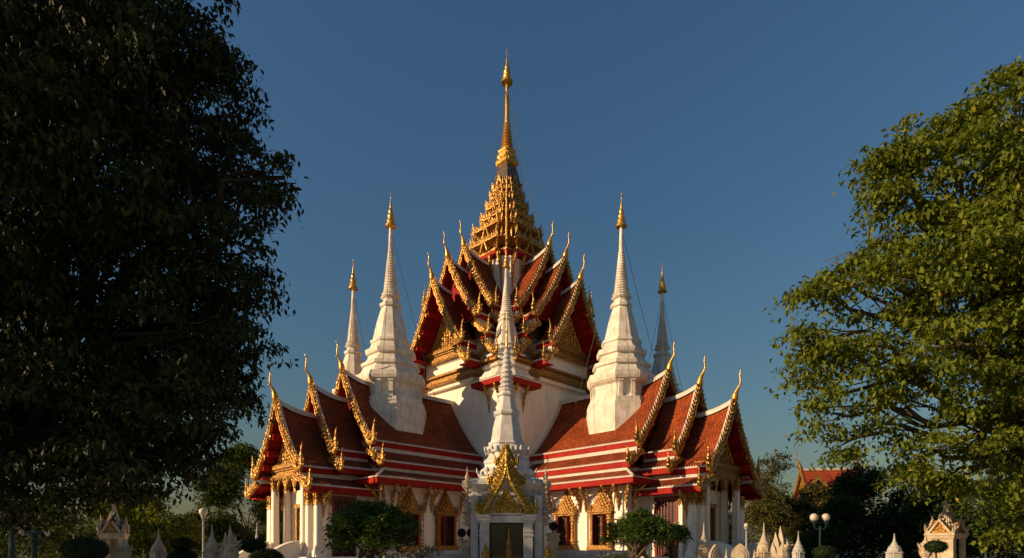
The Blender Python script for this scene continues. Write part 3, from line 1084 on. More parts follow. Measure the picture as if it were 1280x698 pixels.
# the white spire astride each wing roof
def white_spire(prof, cone, goldp, rings_n, name='white_spire', parent=None, mats=('spire_white', 'spire_white', 'gold_smooth'), groove=True):
    b = MB()
    b.stack(CHAM, prof)
    root = b.build(name, mats[0], parent)
    c = MB()
    (rb, zb), (rt, zt) = cone
    pr = [(rb * 1.25, zb), (rb * 1.45, zb + 0.10), (rb * 1.1, zb + 0.22), (rb * 1.3, zb + 0.34), (rb * 1.05, zb + 0.46)]
    z = zb + 0.46
    top = zt
    for i in range(rings_n):
        t0 = i / rings_n; t1 = (i + 1) / rings_n
        z0 = z + (top - z) * 0.62 * t0; z1 = z + (top - z) * 0.62 * t1
        r0 = rb + (rt - rb) * (0.80 * t0); r1 = rb + (rt - rb) * (0.80 * t1)
        dz = z1 - z0
        pr += [(r0 * 0.92, z0 + dz * 0.05), (r0 * 1.06, z0 + dz * 0.30), (r0 * 1.06, z0 + dz * 0.62), (r1 * 0.92, z0 + dz * 0.95)]
    pr += [(rb + (rt - rb) * 0.82, z + (top - z) * 0.63), (rt, top)]
    c.stack(circle(16), pr)
    c.build('ringed_cone', mats[1], root, smooth=False)
    g = MB()
    g.stack(circle(14), goldp)
    g.build('gold_parasol', mats[2], root, smooth=False)
    return root
def para(z0, z1, r):
    h = z1 - z0
    return [(0.25 * r, z0 - 0.1), (r, z0), (0.95 * r, z0 + 0.06 * h), (0.62 * r, z0 + 0.10 * h), (0.78 * r, z0 + 0.18 * h), (0.52 * r, z0 + 0.24 * h), (0.62 * r, z0 + 0.31 * h), (0.38 * r, z0 + 0.38 * h),
            (0.42 * r, z0 + 0.45 * h), (0.24 * r, z0 + 0.53 * h), (0.16 * r, z0 + 0.70 * h), (0.05 * r, z0 + 0.74 * h), (0.05 * r, z0 + 0.84 * h), (0.18 * r, z0 + 0.88 * h), (0.05 * r, z0 + 0.92 * h), (0.02 * r, z1)]
SPZ = [(2.42, 9.3), (2.42, 11.9), (2.3, 11.93), (2.3, 12.22), (2.12, 12.25), (1.98, 12.5), (1.90, 12.9), (1.95, 13.22), (2.15, 13.35), (2.3, 13.5), (2.36, 13.7), (2.36, 14.0), (2.18, 14.02), (2.0, 14.22), (1.85, 14.5), (1.83, 14.6),
       (1.98, 14.65), (1.98, 14.87), (1.84, 14.89), (1.64, 15.1), (1.5, 15.35), (1.48, 15.45), (1.66, 15.52), (1.70, 15.68), (1.70, 15.86), (1.54, 15.88), (1.38, 16.1), (1.27, 16.36), (1.37, 16.42), (1.37, 16.58), (1.22, 16.62),
       (1.10, 17.2), (0.92, 18.0), (0.70, 18.8), (0.60, 19.02), (0.73, 19.08), (0.76, 19.28), (0.62, 19.4), (0.48, 19.5), (0.55, 19.76)]
CHAM = [(1, -0.47), (1, 0.47), (0.47, 1), (-0.47, 1), (-1, 0.47), (-1, -0.47), (-0.47, -1), (0.47, -1)]
SP = [(r / 1.04, z) for r, z in SPZ]
ws = white_spire(SP, ((0.50, 19.7), (0.115, 24.95)), para(24.9, 27.4, 0.40), 15, 'white_spire', temple)
ws.location = (11.7, 0, 0)
# side niches and pilaster strips on the spire base
nb = MB()
for k in range(4):
    nb.xf = Matrix.Rotation((k + 0.5) * PI / 2, 4, 'Z')
    for y in (-0.42, 0.42):
        nb.box(1.5, 2.16, y - 0.14, y + 0.14, 12.1, 13.45)
        nb.box(1.5, 2.24, y - 0.19, y + 0.19, 12.02, 12.25)
        nb.box(1.5, 2.22, y - 0.18, y + 0.18, 13.3, 13.5)
nb.build('base_pilasters', 'spire_white', ws)
arm_parts.append(ws)

def wires(mb, cx, cy, ztop, zbot, rad, n=4, ph=0.0, r=0.018):
    for k in range(n):
        a = ph + k * 2 * PI / n
        p0 = Vector((cx, cy, ztop)); p1 = Vector((cx + rad * math.cos(a), cy + rad * math.sin(a), zbot))
        pts = []
        for i in range(9):
            t = i / 8
            p = p0.lerp(p1, t)
            p.z -= 0.35 * math.sin(t * PI)
            pts.append(tuple(p))
        mb.tube(pts, r, 4)
gw = MB(); wires(gw, 11.7, 0, 24.8, 12.2, 3.3, 4, PI / 4); arm_parts.append(gw.build('guy_wires', 'wire', temple))

# -------- upper storey wing (gables on the tower)
UT1 = [((0, 21.7), (2.95, 17.1)), ((2.85, 16.45), (3.75, 15.55))]
UT2 = [((0, 23.9), (3.15, 19.45)), ((3.05, 18.7), (4.25, 17.75)), ((4.15, 17.1), (5.1, 16.1))]
UT3 = [((0, 25.35), (3.2, 20.5)), ((3.1, 19.8), (4.1, 18.9))]
arm_parts.append(gable_roof(1.6, 4.75, UT3, verge0=False))
arm_parts.append(gable_roof(4.45, 6.4, UT2, verge0=False))
arm_parts.append(gable_roof(6.1, 7.9, UT1, verge0=False))
for (a1, tiers, ov) in ((4.75, UT3, 0.6), (6.4, UT2, 0.6)):
    poly = profile_panel(tiers, 0.38, 0.2, tiers[0][1][1] - 0.1)
    g = MB(); g.px(poly, a1 - ov - 0.2, a1 - ov)
    arm_parts.append(g.build('gable_panel', 'soffit', temple))
arm_parts.append(ornate_gable(6.42, UT1, 17.35, 2.62, 0.75))
bay = MB()
bay.box(4.5, 6.3, -2.75, 2.75, 14.45, 17.3)
for sg in (1, -1):
    y0, y1 = sorted((sg * 2.35, sg * 2.83))
    bay.box(6.1, 6.42, y0, y1, 15.52, 16.6)
arm_parts.append(bay.build('wall', 'plaster', temple))
co = MB()
for (z0, z1, o) in ((14.72, 14.88, 0.10), (14.88, 15.10, 0.26), (15.10, 15.34, 0.14), (15.34, 15.52, 0.34)):
    co.box(4.6, 6.32 + o, -5.6, 5.6, z0, z1 - 0.002)
for i in range(60):
    y = -5.5 + i * 11.0 / 59
    co.tooth((6.52, y, 14.90), (0, 0, -1), (0, 1, 0), 0.24, 0.14, 0.06)
arm_parts.append(co.build('cornice', 'gold_old', temple))
fo = MB()
for sg in (1, -1):
    for i in range(5):
        fo.tooth((6.5, sg * 2.95, 16.5 - i * 0.2), (0.1, sg * 0.5, -1), (0, 1, 0), 0.4, 0.26, 0.16)
arm_parts.append(fo.build('corner_ornament', 'gold_old', temple))
# brackets beside the bay
for sg in (1, -1):
    o = copy_tree(br0, temple); o.location = (6.0, sg * 2.75, 16.6); o.rotation_euler = (0, 0, 0 if sg > 0 else PI); arm_parts.append(o)

# -------- corner turret: pier, red rimmed platform, white spire
PC = 5.0
pier = MB()
pier.stack(RED2, [(1.28, FL), (1.28, 2.2), (1.18, 2.3), (1.18, 13.3), (1.3, 13.4), (1.3, 13.6)], PC, PC)
arm_parts.append(pier.build('corner_pier', 'plaster', temple))
pf = MB()
pf.stack(SQ, [(1.45, 13.56), (1.82, 13.62), (1.86, 13.95)], PC, PC, 0)
pf.stack(SQ, [(1.90, 13.952), (1.90, 14.03), (1.5, 14.1)], PC, PC, 1)
arm_parts.append(pf.build('turret_platform', ['red', 'trim'], temple))
for (dx, dy, rz) in ((1.2, 0.55, -90), (1.2, -0.55, -90), (0.55, 1.2, 0), (-0.55, 1.2, 0)):
    o = copy_tree(br0, temple); o.location = (PC + dx, PC + dy, 13.6); o.rotation_euler = (0, 0, R(rz)); o.scale = (0.9, 0.62, 1.2); arm_parts.append(o)
CP = [(r * 1.15, z) for r, z in [(1.62, 14.1), (1.62, 14.25), (1.5, 14.35), (1.36, 14.6), (1.32, 14.8), (1.46, 14.9), (1.46, 15.05), (1.28, 15.15), (1.12, 15.45), (1.08, 15.7), (1.2, 15.8), (1.2, 15.95), (1.02, 16.05), (0.9, 16.3), (0.86, 16.5), (0.94, 16.6), (0.94, 16.7),
      (0.78, 16.8), (0.70, 17.3), (0.58, 18.0), (0.46, 18.45), (0.40, 18.5), (0.5, 18.6), (0.5, 18.7), (0.36, 18.75), (0.32, 18.95)]]
cs = white_spire(CP, ((0.38, 18.9), (0.09, 22.6)), para(22.55, 24.4, 0.28), 13, 'white_spire', temple)
cs.location = (PC, PC, 0)
arm_parts.append(cs)

# -------- copy the wing round
for k in (1, 2, 3):
    Rz = Matrix.Rotation(k * PI / 2, 4, 'Z')
    for p in arm_parts:
        c = copy_tree(p, temple)
        c.matrix_basis = Rz @ p.matrix_basis

# -------- tower core and gilded spire
tw = MB()
tw.box(-5.9, 5.9, -5.9, 5.9, FL, 14.8)
tw.box(-5.0, 5.0, -5.0, 5.0, 14.8, 16.2)
tw.box(-4.0, 4.0, -4.0, 4.0, 16.2, 18.6)
tw.stack(RED, [(2.15, 17.0), (2.15, 25.6)])
tw.build('tower_wall', 'plaster', temple)
for k in range(4):
    for y in (-1.55, -0.55, 0.55, 1.55):
        o = copy_tree(br0, temple)
        o.matrix_basis = Matrix.Rotation(k * PI / 2, 4, 'Z') @ Matrix.Translation((2.14, y, 25.7)) @ Matrix.Rotation(R(-90), 4, 'Z') @ Matrix.Diagonal((1.2, 0.55, 1.9, 1))
sp = MB()
sp.stack(RED2, [(2.3, 25.75), (2.55, 25.8), (2.58, 26.05), (2.3, 26.1)], mi=0)
spire = sp.build('golden_spire', 'red', temple)
tiers_s = [(26.1, 27.3, 2.62), (27.3, 28.6, 2.42), (28.6, 29.7, 1.82), (29.7, 30.75, 1.44), (30.75, 31.6, 1.16), (31.6, 32.3, 0.96)]
for (z0, z1, h) in tiers_s:
    t_ = MB()
    H = z1 - z0
    t_.stack(RED2, [(h * 0.62, z0), (h * 0.62, z0 + H * 0.62)], mi=1)
    t_.stack(RED2, [(h * 0.98, z0 - 0.02), (h * 1.0, z0 + 0.12), (h * 0.84, z0 + 0.2)], mi=0)
    t_.stack(RED2, [(h * 0.76, z0 + H * 0.60), (h * 0.92, z0 + H * 0.70), (h * 1.04, z0 + H * 0.78), (h * 1.04, z0 + H * 0.86), (h * 0.78, z0 + H * 0.96)], mi=0)
    for k in range(4):
        t_.xf = Matrix.Rotation(k * PI / 2, 4, 'Z')
        # antefix leaves along the rim
        n = max(4, int(h * 2 / 0.42))
        for i in range(n + 1):
            y = -h * 0.55 + i * h * 1.1 / n
            t_.tooth((h * 1.0, y, z0 + H * 0.84), (0.30, 0, 1), (0, 1, 0), 0.40 + 0.12 * (i % 2), 0.22, 0.10)
        for (x, y) in ((1.0, 0.58), (1.0, -0.58), (0.82, 0.82), (0.82, 0.62), (0.62, 0.82)):
            t_.tooth((h * x, h * y, z0 + H * 0.86), (0.25 * x, 0.25 * y, 1), (-y, x, 0), 0.80, 0.24, 0.20)
        # slanting serpent struts rising to the rim at the corners
        for sy in (-1, 1):
            t_.tube([(h * 0.70, sy * h * 0.30, z0 + 0.12), (h * 0.86, sy * h * 0.42, z0 + H * 0.35), (h * 1.0, sy * h * 0.60, z0 + H * 0.80), (h * 1.06, sy * h * 0.66, z0 + H * 1.08)], [0.11, 0.12, 0.09, 0.02], 6)
            t_.tube([(h * 0.72, sy * h * 0.72, z0 + 0.10), (h * 0.84, sy * h * 0.84, z0 + H * 0.5), (h * 0.86, sy * h * 0.86, z0 + H * 0.95), (h * 0.92, sy * h * 0.92, z0 + H * 1.15)], [0.12, 0.12, 0.09, 0.02], 6)
        # colonnettes
        for y in (-0.28, 0.28):
            t_.tube([(h * 0.84, h * y, z0 + 0.15), (h * 0.84, h * y, z0 + H * 0.65)], 0.06, 5)
        t_.tube([(h * 0.80, h * 0.80, z0 + 0.15), (h * 0.80, h * 0.80, z0 + H * 0.65)], 0.09, 5)
        # small gables on the face, two crossing slanted boards each
        for (yc, gw_, gh) in ((0, h * 0.19, H * 0.98),):
            x = h * 1.0
            zb = z0 + 0.14
            for sg in (1, -1):
                t_.prism([(yc + sg * gw_, zb), (yc + sg * gw_ * 0.75, zb), (yc, zb + gh * 0.78), (yc, zb + gh)], lambda y, z: (x, y, z), lambda y, z: (x + 0.14, y, z))
                t_.tooth((x + 0.07, yc + sg * gw_ * 0.95, zb), (0, sg * 0.8, 1), (0, 1, 0), 0.28, 0.14, 0.10)
            t_.tooth((x + 0.07, yc, zb + gh * 0.9), (0.25, 0, 1), (0, 1, 0), 0.40, 0.12, 0.10)
    t_.xf = None
    t_.build('spire_tier', ['gold', 'mosaic'], spire)
t_ = MB()
t_.stack(RED, [(0.90, 32.2), (0.88, 32.5), (0.80, 33.0), (0.70, 33.6), (0.60, 34.1), (0.52, 34.5)], mi=1)
for k in range(4):
    t_.xf = Matrix.Rotation(k * PI / 2, 4, 'Z')
    for y in (-0.95, -0.5, 0, 0.5, 0.95):
        t_.tube([(0.90, y * 0.85, 32.2), (0.80, y * 0.76, 33.0), (0.53, y * 0.50, 34.45)], 0.05, 5)
    t_.prism([(0.5, 32.25), (0.35, 32.25), (0, 33.0), (-0.35, 32.25), (-0.5, 32.25), (0, 33.4)], lambda y, z: (0.88, y, z), lambda y, z: (1.0, y, z))
t_.xf = None
t_.build('mosaic_bell', ['gold', 'mosaic'], spire)
g = MB()
pr = [(0.50, 34.4), (0.70, 34.55), (0.78, 34.75), (0.72, 34.9), (0.52, 35.0), (0.62, 35.15), (0.68, 35.3), (0.58, 35.42), (0.48, 35.5), (0.55, 35.65), (0.60, 35.78), (0.42, 35.95)]
g.stack(RED, pr)
pr = [(0.42, 35.9)]
for i in range(8):
    t0 = i / 8
    z0 = 35.95 + 2.3 * t0; r0 = 0.46 - 0.24 * t0
    pr += [(r0 * 0.8, z0), (r0 * 1.15, z0 + 0.10), (r0 * 1.1, z0 + 0.18), (r0 * 0.78, z0 + 0.27)]
pr += [(0.20, 38.3), (0.16, 40), (0.12, 41.6)]
g.stack(circle(14), pr)
for k in range(8):
    a = k * PI / 4 + PI / 8
    g.tooth((0.66 * math.cos(a), 0.66 * math.sin(a), 34.85), (math.cos(a) * 0.4, math.sin(a) * 0.4, 1), (-math.sin(a), math.cos(a), 0), 0.3, 0.2, 0.1)
g.build('needle', 'gold_smooth', spire)
g = MB(); g.stack(circle(14), para(41.6, 44.6, 0.50))
g.build('gold_parasol', 'gold_smooth', spire)
gw = MB(); wires(gw, 0, 0, 41.4, 24.0, 4.6, 4, 0.0, 0.022); wires(gw, 0, 0, 38.3, 25.0, 3.0, 4, PI / 4, 0.016)
gw.build('guy_wires', 'wire', temple)

# ============================================================ outer spires behind the wings
def outer_spire(x, y, label):
    e = empty('spire_tower', (x, y, 0), R(45), label, 'spire', 'white spires standing behind the temple')
    s = white_spire([(r, z) for r, z in SP], ((0.50, 19.7), (0.115, 24.95)), para(24.9, 27.6, 0.42), 15, 'spire_shaft', e)
    b = MB()
    b.stack(SQ, [(3.0, 0), (3.0, 0.6), (2.7, 0.7), (2.7, 1.2), (2.45, 1.3), (2.45, 8.2), (2.7, 8.4), (2.8, 8.7), (2.5, 8.8), (2.3, 9.4)])
    b.build('tower_base', 'plaster', e)
    for k in range(4):
        g = MB(); g.xf = Matrix.Rotation(k * PI / 2, 4, 'Z')
        g.prism([(-0.9, 1.3), (-0.9, 5.0), (0, 6.6), (0.9, 5.0), (0.9, 1.3)], lambda y, z: (2.4, y, z), lambda y, z: (2.55, y, z))
        g.build('niche', 'gold_old', e)
    gw = MB(); wires(gw, 0, 0, 24.8, 12.5, 2.6, 4, PI / 4); gw.build('guy_wires', 'wire', e)
    return e
outer_spire(-14.1, 54.0, 'white ringed spire partly hidden behind the left wing roof, gold tip on top')
outer_spire(13.5, 54.6, 'greyer white ringed spire in shade behind the right wing roof, gold tip on top')

# ============================================================ front shrine
SX, SY = -0.28, 32.3
shr = empty('spired_shrine', (SX, SY, 0), 0, 'weathered stone shrine with gilded portal gable and tall ringed spire standing before the temple corner', 'shrine')
b = MB()
secS = redent(0.62, 0.84)
b.stack(secS, [(2.35, 0), (2.35, 0.35), (2.2, 0.45), (2.2, 0.9), (2.05, 1.0), (1.92, 1.1), (1.92, 4.35), (2.02, 4.42), (2.02, 4.55), (1.95, 4.6), (2.08, 4.75), (2.2, 4.9), (2.28, 4.95), (2.28, 5.12), (2.12, 5.2), (1.9, 5.3), (1.6, 5.35)])
b.box(-1.78, -1.40, -2.1, -1.6, 1.0, 4.4)
b.box(1.40, 1.78, -2.1, -1.6, 1.0, 4.4)
b.build('shrine_body', 'stone', shr)
u = MB()
u.stack(OCT, [(1.55, 5.3), (1.50, 5.5), (1.62, 5.6), (1.60, 5.75), (1.42, 5.9), (1.26, 6.0), (1.22, 6.15), (1.30, 6.25), (1.28, 6.35), (1.1, 6.5), (1.02, 6.65), (1.0, 6.75), (1.16, 6.82), (1.2, 6.9), (1.2, 7.08), (1.0, 7.14), (0.98, 7.2), (1.05, 7.25), (1.02, 7.32), (0.90, 7.38),
   (0.84, 7.7), (0.78, 8.1), (0.68, 8.5), (0.62, 8.75), (0.70, 8.8), (0.74, 8.88), (0.74, 8.98), (0.60, 9.05), (0.52, 9.3), (0.46, 9.6), (0.44, 9.8), (0.54, 9.86), (0.54, 9.96), (0.42, 10.02), (0.36, 10.1)])
for k in range(4):
    u.xf = Matrix.Rotation(k * PI / 2, 4, 'Z')
    for i in range(7):
        y = -0.75 + i * 0.25
        u.tooth((1.12, y, 6.85), (0.2, 0, 1), (0, 1, 0), 0.26, 0.17, 0.08)
        u.tooth((1.5, y * 1.3, 5.66), (0.2, 0, 1), (0, 1, 0), 0.28, 0.22, 0.08)
u.xf = None
u.build('shrine_bell', 'stone', shr)
c = MB()
pr = [(0.36, 10.05), (0.44, 10.15), (0.34, 10.25)]
for i in range(8):
    t0 = i / 8
    z0 = 10.25 + 2.05 * t0; r0 = 0.36 - 0.22 * t0
    pr += [(r0 * 0.78, z0), (r0 * 1.12, z0 + 0.09), (r0 * 1.08, z0 + 0.16), (r0 * 0.74, z0 + 0.25)]
pr += [(0.09, 12.35)]
c.stack(circle(14), pr)
c.build('ringed_cone', 'stone', shr)
c = MB(); c.stack(circle(10), [(0.09, 12.3), (0.11, 12.4), (0.06, 12.5), (0.042, 13.2), (0.06, 13.26), (0.036, 13.34), (0.026, 14.0), (0.038, 14.05), (0.008, 14.4)])
c.build('gilded_tip', 'gold_smooth', shr)
# portal
p = MB()
for sg in (-1, 1):
    x0, x1 = sorted((sg * 0.84, sg * 1.30))
    p.box(x0, x1, -2.55, -1.8, 0.3, 3.25)
    for (z0, z1, o) in ((0.3, 0.9, 0.10), (1.0, 1.1, 0.06), (2.35, 2.45, 0.05), (2.55, 2.63, 0.04), (3.0, 3.12, 0.06), (3.12, 3.3, 0.13), (3.3, 3.42, 0.18)):
        x0, x1 = sorted((sg * (0.84 - o * 0.3), sg * (1.30 + o)))
        p.box(x0, x1, -2.55 - o, -1.8, z0, z1 - 0.002)
p.box(-1.0, 1.0, -2.46, -1.8, 3.04, 3.38)
p.box(-1.3, 1.3, -2.45, -1.8, 3.42, 3.5)
p.build('portal_frame', 'stone', shr)
gl = MB(); gl.box(-0.86, 0.86, -1.99, -1.95, 0.4, 3.05)
gl.build('glass_door', 'glass', shr)
al = MB(); al.stack(circle(12), [(0.26, 0.4), (0.26, 1.1), (0.18, 1.2), (0.22, 1.35), (0.20, 1.6), (0.12, 1.9), (0.15, 2.05), (0.07, 2.3), (0.02, 2.75)], 0.12, -2.3)  # added gilt spire, standing in for a gold reflection in the door glass
al.build('reflection_spire', 'gold_old', shr)
df = MB()
for x in (-0.82, -0.02, 0.78):
    df.box(x, x + 0.05, -2.06, -1.991, 0.4, 3.03)
df.box(-0.82, 0.83, -2.05, -1.992, 2.98, 3.04)
df.build('door_frame', 'black', shr)
t = MB()
t.py([(-0.92, 3.5), (0.92, 3.5), (0.62, 3.85), (0.3, 4.3), (0, 4.75), (-0.3, 4.3), (-0.62, 3.85)], -2.45, -2.25)
for row in range(5):
    hw = 0.72 - row * 0.16
    for i in range(int(hw / 0.09) + 1):
        x = -hw + i * 0.18
        if x > hw: break
        t.tooth((x, -2.46, 3.55 + row * 0.22), (0, -0.35, 1), (1, 0, 0), 0.22, 0.14, 0.08)
t.build('tympanum', 'gold_bright', shr)
def portal_gable(hw, z0, h, y, s):
    g = MB()
    for sg in (1, -1):
        outer, inner = [], []
        for i in range(13):
            tt = i / 12
            x = hw * (1 - tt) ** 1.5 
            zz = z0 + h * tt
            outer.append((x + 0.02, zz)); inner.append((max(0, x - 0.20 * s), zz - 0.12 * s))
        for i in range(12):
            q = [outer[i], outer[i + 1], inner[i + 1], inner[i]]
            g.py([(sg * a, b_) for a, b_ in q], y - 0.10, y + 0.16)
            m0 = ((outer[i][0] * .45 + inner[i][0] * .55), (outer[i][1] + inner[i][1]) / 2)
            m1 = ((outer[i + 1][0] * .45 + inner[i + 1][0] * .55), (outer[i + 1][1] + inner[i + 1][1]) / 2)
            g.tube([(sg * m0[0], y - 0.13, m0[1]), (sg * m1[0], y - 0.13, m1[1])], 0.06 * s, 5)
            if i > 0:
                g.tooth((sg * outer[i][0], y, outer[i][1]), (sg * 0.9, 0, 0.85), (0.5 * sg, 0, -1), 0.30 * s, 0.22 * s, 0.14)
        # flared foot
        g.tube([(sg * (hw - 0.30 * s), y, z0 - 0.02), (sg * (hw - 0.1), y, z0 - 0.20 * s), (sg * (hw + 0.18 * s), y, z0 - 0.15 * s), (sg * (hw + 0.28 * s), y, z0 + 0.10 * s), (sg * (hw + 0.24 * s), y, z0 + 0.42 * s), (sg * (hw + 0.34 * s), y, z0 + 0.66 * s)],
               [0.10 * s, 0.15 * s, 0.15 * s, 0.12 * s, 0.08 * s, 0.015], 6, side=(0, 1, 0))
        for q_ in (0.0, 0.14):
            g.tooth((sg * (hw + 0.02 + q_ * s), y - 0.05, z0 - 0.08 * s), (sg * 0.15, 0, 1), (1, 0, 0), 0.5 * s, 0.17 * s, 0.14)
    g.tooth((0, y, z0 + h - 0.08), (0, -0.05, 1), (1, 0, 0), 0.5 * s, 0.16 * s, 0.14)
    return g.build('portal_gable', 'gold_bright', shr)
portal_gable(1.20, 3.62, 2.55, -2.50, 1.0)
portal_gable(0.74, 5.10, 1.30, -2.25, 0.72)
portal_gable(0.42, 6.10, 0.85, -1.75, 0.62)
# little gilded corner crockets
for sg in (-1, 1):
    k = MB()
    x = sg * 1.95
    pr = []
    for i in range(7):
        z = 2.9 + i * 0.30
        r_ = 0.10 + 0.05 * math.sin(i * 0.9 + 0.5)
        pr += [(r_ * 0.7, z), (r_ * 1.5, z + 0.08), (r_ * 1.6, z + 0.14), (r_ * 0.8, z + 0.22)]
    pr += [(0.15, 5.02), (0.19, 5.12), (0.09, 5.2), (0.13, 5.32), (0.05, 5.5), (0.005, 5.85)]
    k.stack(circle(9), pr, x, -2.0)
    for i in range(9):
        for aa_ in (0.2, 1.8, 3.4, 5.0):
            k.tooth((x + 0.12 * math.cos(aa_), -2.0 + 0.12 * math.sin(aa_), 2.95 + i * 0.26), (math.cos(aa_), math.sin(aa_), 0.9), (-math.sin(aa_), math.cos(aa_), 0), 0.20, 0.14, 0.08)
    k.build('corner_finial', 'cream', shr)

# parapet walls each side of the shrine
def wall_run(x0, x1, y, label):
    b = MB()
    b.box(x0, x1, y - 0.16, y + 0.16, 0, 1.45)
    b.box(x0 - 0.05, x1 + 0.05, y - 0.24, y + 0.24, 1.452, 1.56)
    b.box(x0 - 0.02, x1 + 0.02, y - 0.20, y + 0.20, 1.562, 1.68)
    b.box(x0 - 0.03, x1 + 0.03, y - 0.22, y + 0.22, 0, 0.3)
    n = int((x1 - x0) / 0.8)
    for i in range(n):
        xc = x0 + (i + 0.5) * (x1 - x0) / n
        b.box(xc - 0.28, xc + 0.28, y - 0.19, y - 0.161, 0.45, 1.3)
    o = b.build('parapet_wall', 'stone')
    return tag(o, label, 'wall', 'low parapet walls beside the shrine')
wall_run(-5.1, -2.55, 32.4, 'low white parapet wall to the left of the spired shrine')
wall_run(2.0, 6.1, 32.4, 'low grey-white parapet wall to the right of the spired shrine')

# gilded bud posts flanking the shrine portal
def bud(x, y, z0, h, label, group, mat='gold_bright', pname='bud_post'):
    e = empty(pname, (x, y, 0), 0, label, 'post', group)
    b = MB(); b.stack(SQ, [(0.17, 0), (0.17, 0.2), (0.13, 0.25), (0.13, z0 - 0.12), (0.18, z0 - 0.06), (0.18, z0)])
    b.build('post', 'stone', e)
    b = MB(); b.stack(circle(10), [(0.10, z0), (0.17, z0 + 0.10 * h), (0.19, z0 + 0.25 * h), (0.15, z0 + 0.45 * h), (0.09, z0 + 0.68 * h), (0.04, z0 + 0.88 * h), (0.005, z0 + h)])
    for k in range(6):
        a = k * PI / 3
        b.tooth((0.14 * math.cos(a), 0.14 * math.sin(a), z0 + 0.05), (math.cos(a) * 0.25, math.sin(a) * 0.25, 1), (-math.sin(a), math.cos(a), 0), 0.4 * h, 0.16, 0.06)
    b.build('bud', mat, e)
    return e
bud(-1.22, 28.2, 1.32, 0.72, 'small gilded bud finial in front of the shrine portal, left of its doorway', 'gilded bud posts before the shrine')
bud(1.68, 28.2, 1.32, 0.82, 'small gilded bud finial in front of the shrine portal, right of its doorway', 'gilded bud posts before the shrine')

# loudspeaker horns on stone posts beside the shrine
def speaker(x, y, z, label):
    e = empty('loudspeaker', (x, y, z), 0, label, 'speaker', 'black loudspeakers beside the shrine')
    b = MB()
    b.xf = Matrix.Rotation(R(90), 4, 'X')
    b.stack(circle(14), [(0.09, -0.16), (0.15, -0.12), (0.20, 0.0), (0.23, 0.12), (0.23, 0.16), (0.19, 0.165), (0.05, 0.03)])
    b.build('horn', 'black', e)
    k = MB(); k.box(-0.03, 0.03, -0.05, 0.05, -0.30, -0.18); k.box(-0.10, 0.10, -0.1, 0.1, -0.34, -0.301)
    k.build('mount', 'black', e)
def spk_post(x, y, h, label):
    b = MB(); b.stack(RED2, [(0.32, 0), (0.32, 0.4), (0.26, 0.5), (0.26, h - 0.5), (0.34, h - 0.35), (0.28, h - 0.2), (0.36, h - 0.08), (0.36, h)])
    return tag(b.build('ornate_post', 'cream', None, loc=(x, y, 0)), label, 'post', 'cream posts carrying loudspeakers')
spk_post(-2.30, 31.0, 2.22, 'cream carved post at the left edge of the spired shrine')
spk_post(2.10, 31.0, 2.55, 'cream carved post at the right edge of the spired shrine')
speaker(-2.55, 31.0, 2.56, 'black round loudspeaker, outer one of the pair left of the shrine')
speaker(-2.08, 31.0, 2.56, 'black round loudspeaker, inner one of the pair, touching the shrine edge')
speaker(2.10, 31.0, 2.89, 'single black round loudspeaker to the right of the shrine')

# ============================================================ small monuments along the garden
def at(px_, Y):
    return ((px_ - 640) * Y / 760.0)
def zat(py_, Y):
    return 1.6 + (690 - py_) * Y / 760.0

def small_stupa(px_, top, wpx, Y, label, mat='cream', group='small stone stupas in the garden', niche=True):
    x = at(px_, Y); zt = zat(top, Y); r = wpx * Y / 760 / 2
    e = empty('small_stupa', (x, Y, 0), random.uniform(-0.3, 0.3), label, 'stupa', group)
    H = zt
    zc = 1.55
    b = MB()
    b.stack(RED2, [(r * 1.25, 0), (r * 1.25, 0.25), (r * 1.05, 0.32), (r * 1.05, zc - 0.5), (r * 1.2, zc - 0.42), (r * 1.2, zc - 0.34), (r * 0.92, zc - 0.28), (r * 0.92, zc - 0.05), (r * 1.0, zc), (r * 0.9, zc + 0.06)])
    b.build('stupa_base', mat, e)
    h = zt - zc
    s_ = MB()
    s_.stack(circle(14), [(r * 0.85, zc), (r * 0.88, zc + 0.16 * h), (r * 0.72, zc + 0.27 * h), (r * 0.80, zc + 0.30 * h), (r * 0.6, zc + 0.34 * h), (r * 0.42, zc + 0.42 * h), (r * 0.46, zc + 0.44 * h), (r * 0.30, zc + 0.50 * h),
              (r * 0.32, zc + 0.52 * h), (r * 0.20, zc + 0.58 * h), (r * 0.21, zc + 0.60 * h), (r * 0.12, zc + 0.72 * h), (r * 0.13, zc + 0.74 * h), (r * 0.06, zc + 0.9 * h), (r * 0.09, zc + 0.95 * h), (0.006, zt)])
    for k in range(8):
        a = k * PI / 4
        s_.tooth((r * 0.82 * math.cos(a), r * 0.82 * math.sin(a), zc + 0.02), (math.cos(a) * 0.1, math.sin(a) * 0.1, 1), (-math.sin(a), math.cos(a), 0), 0.20 * h, r * 0.5, r * 0.2)
    s_.build('stupa_bell', mat, e)
    return e

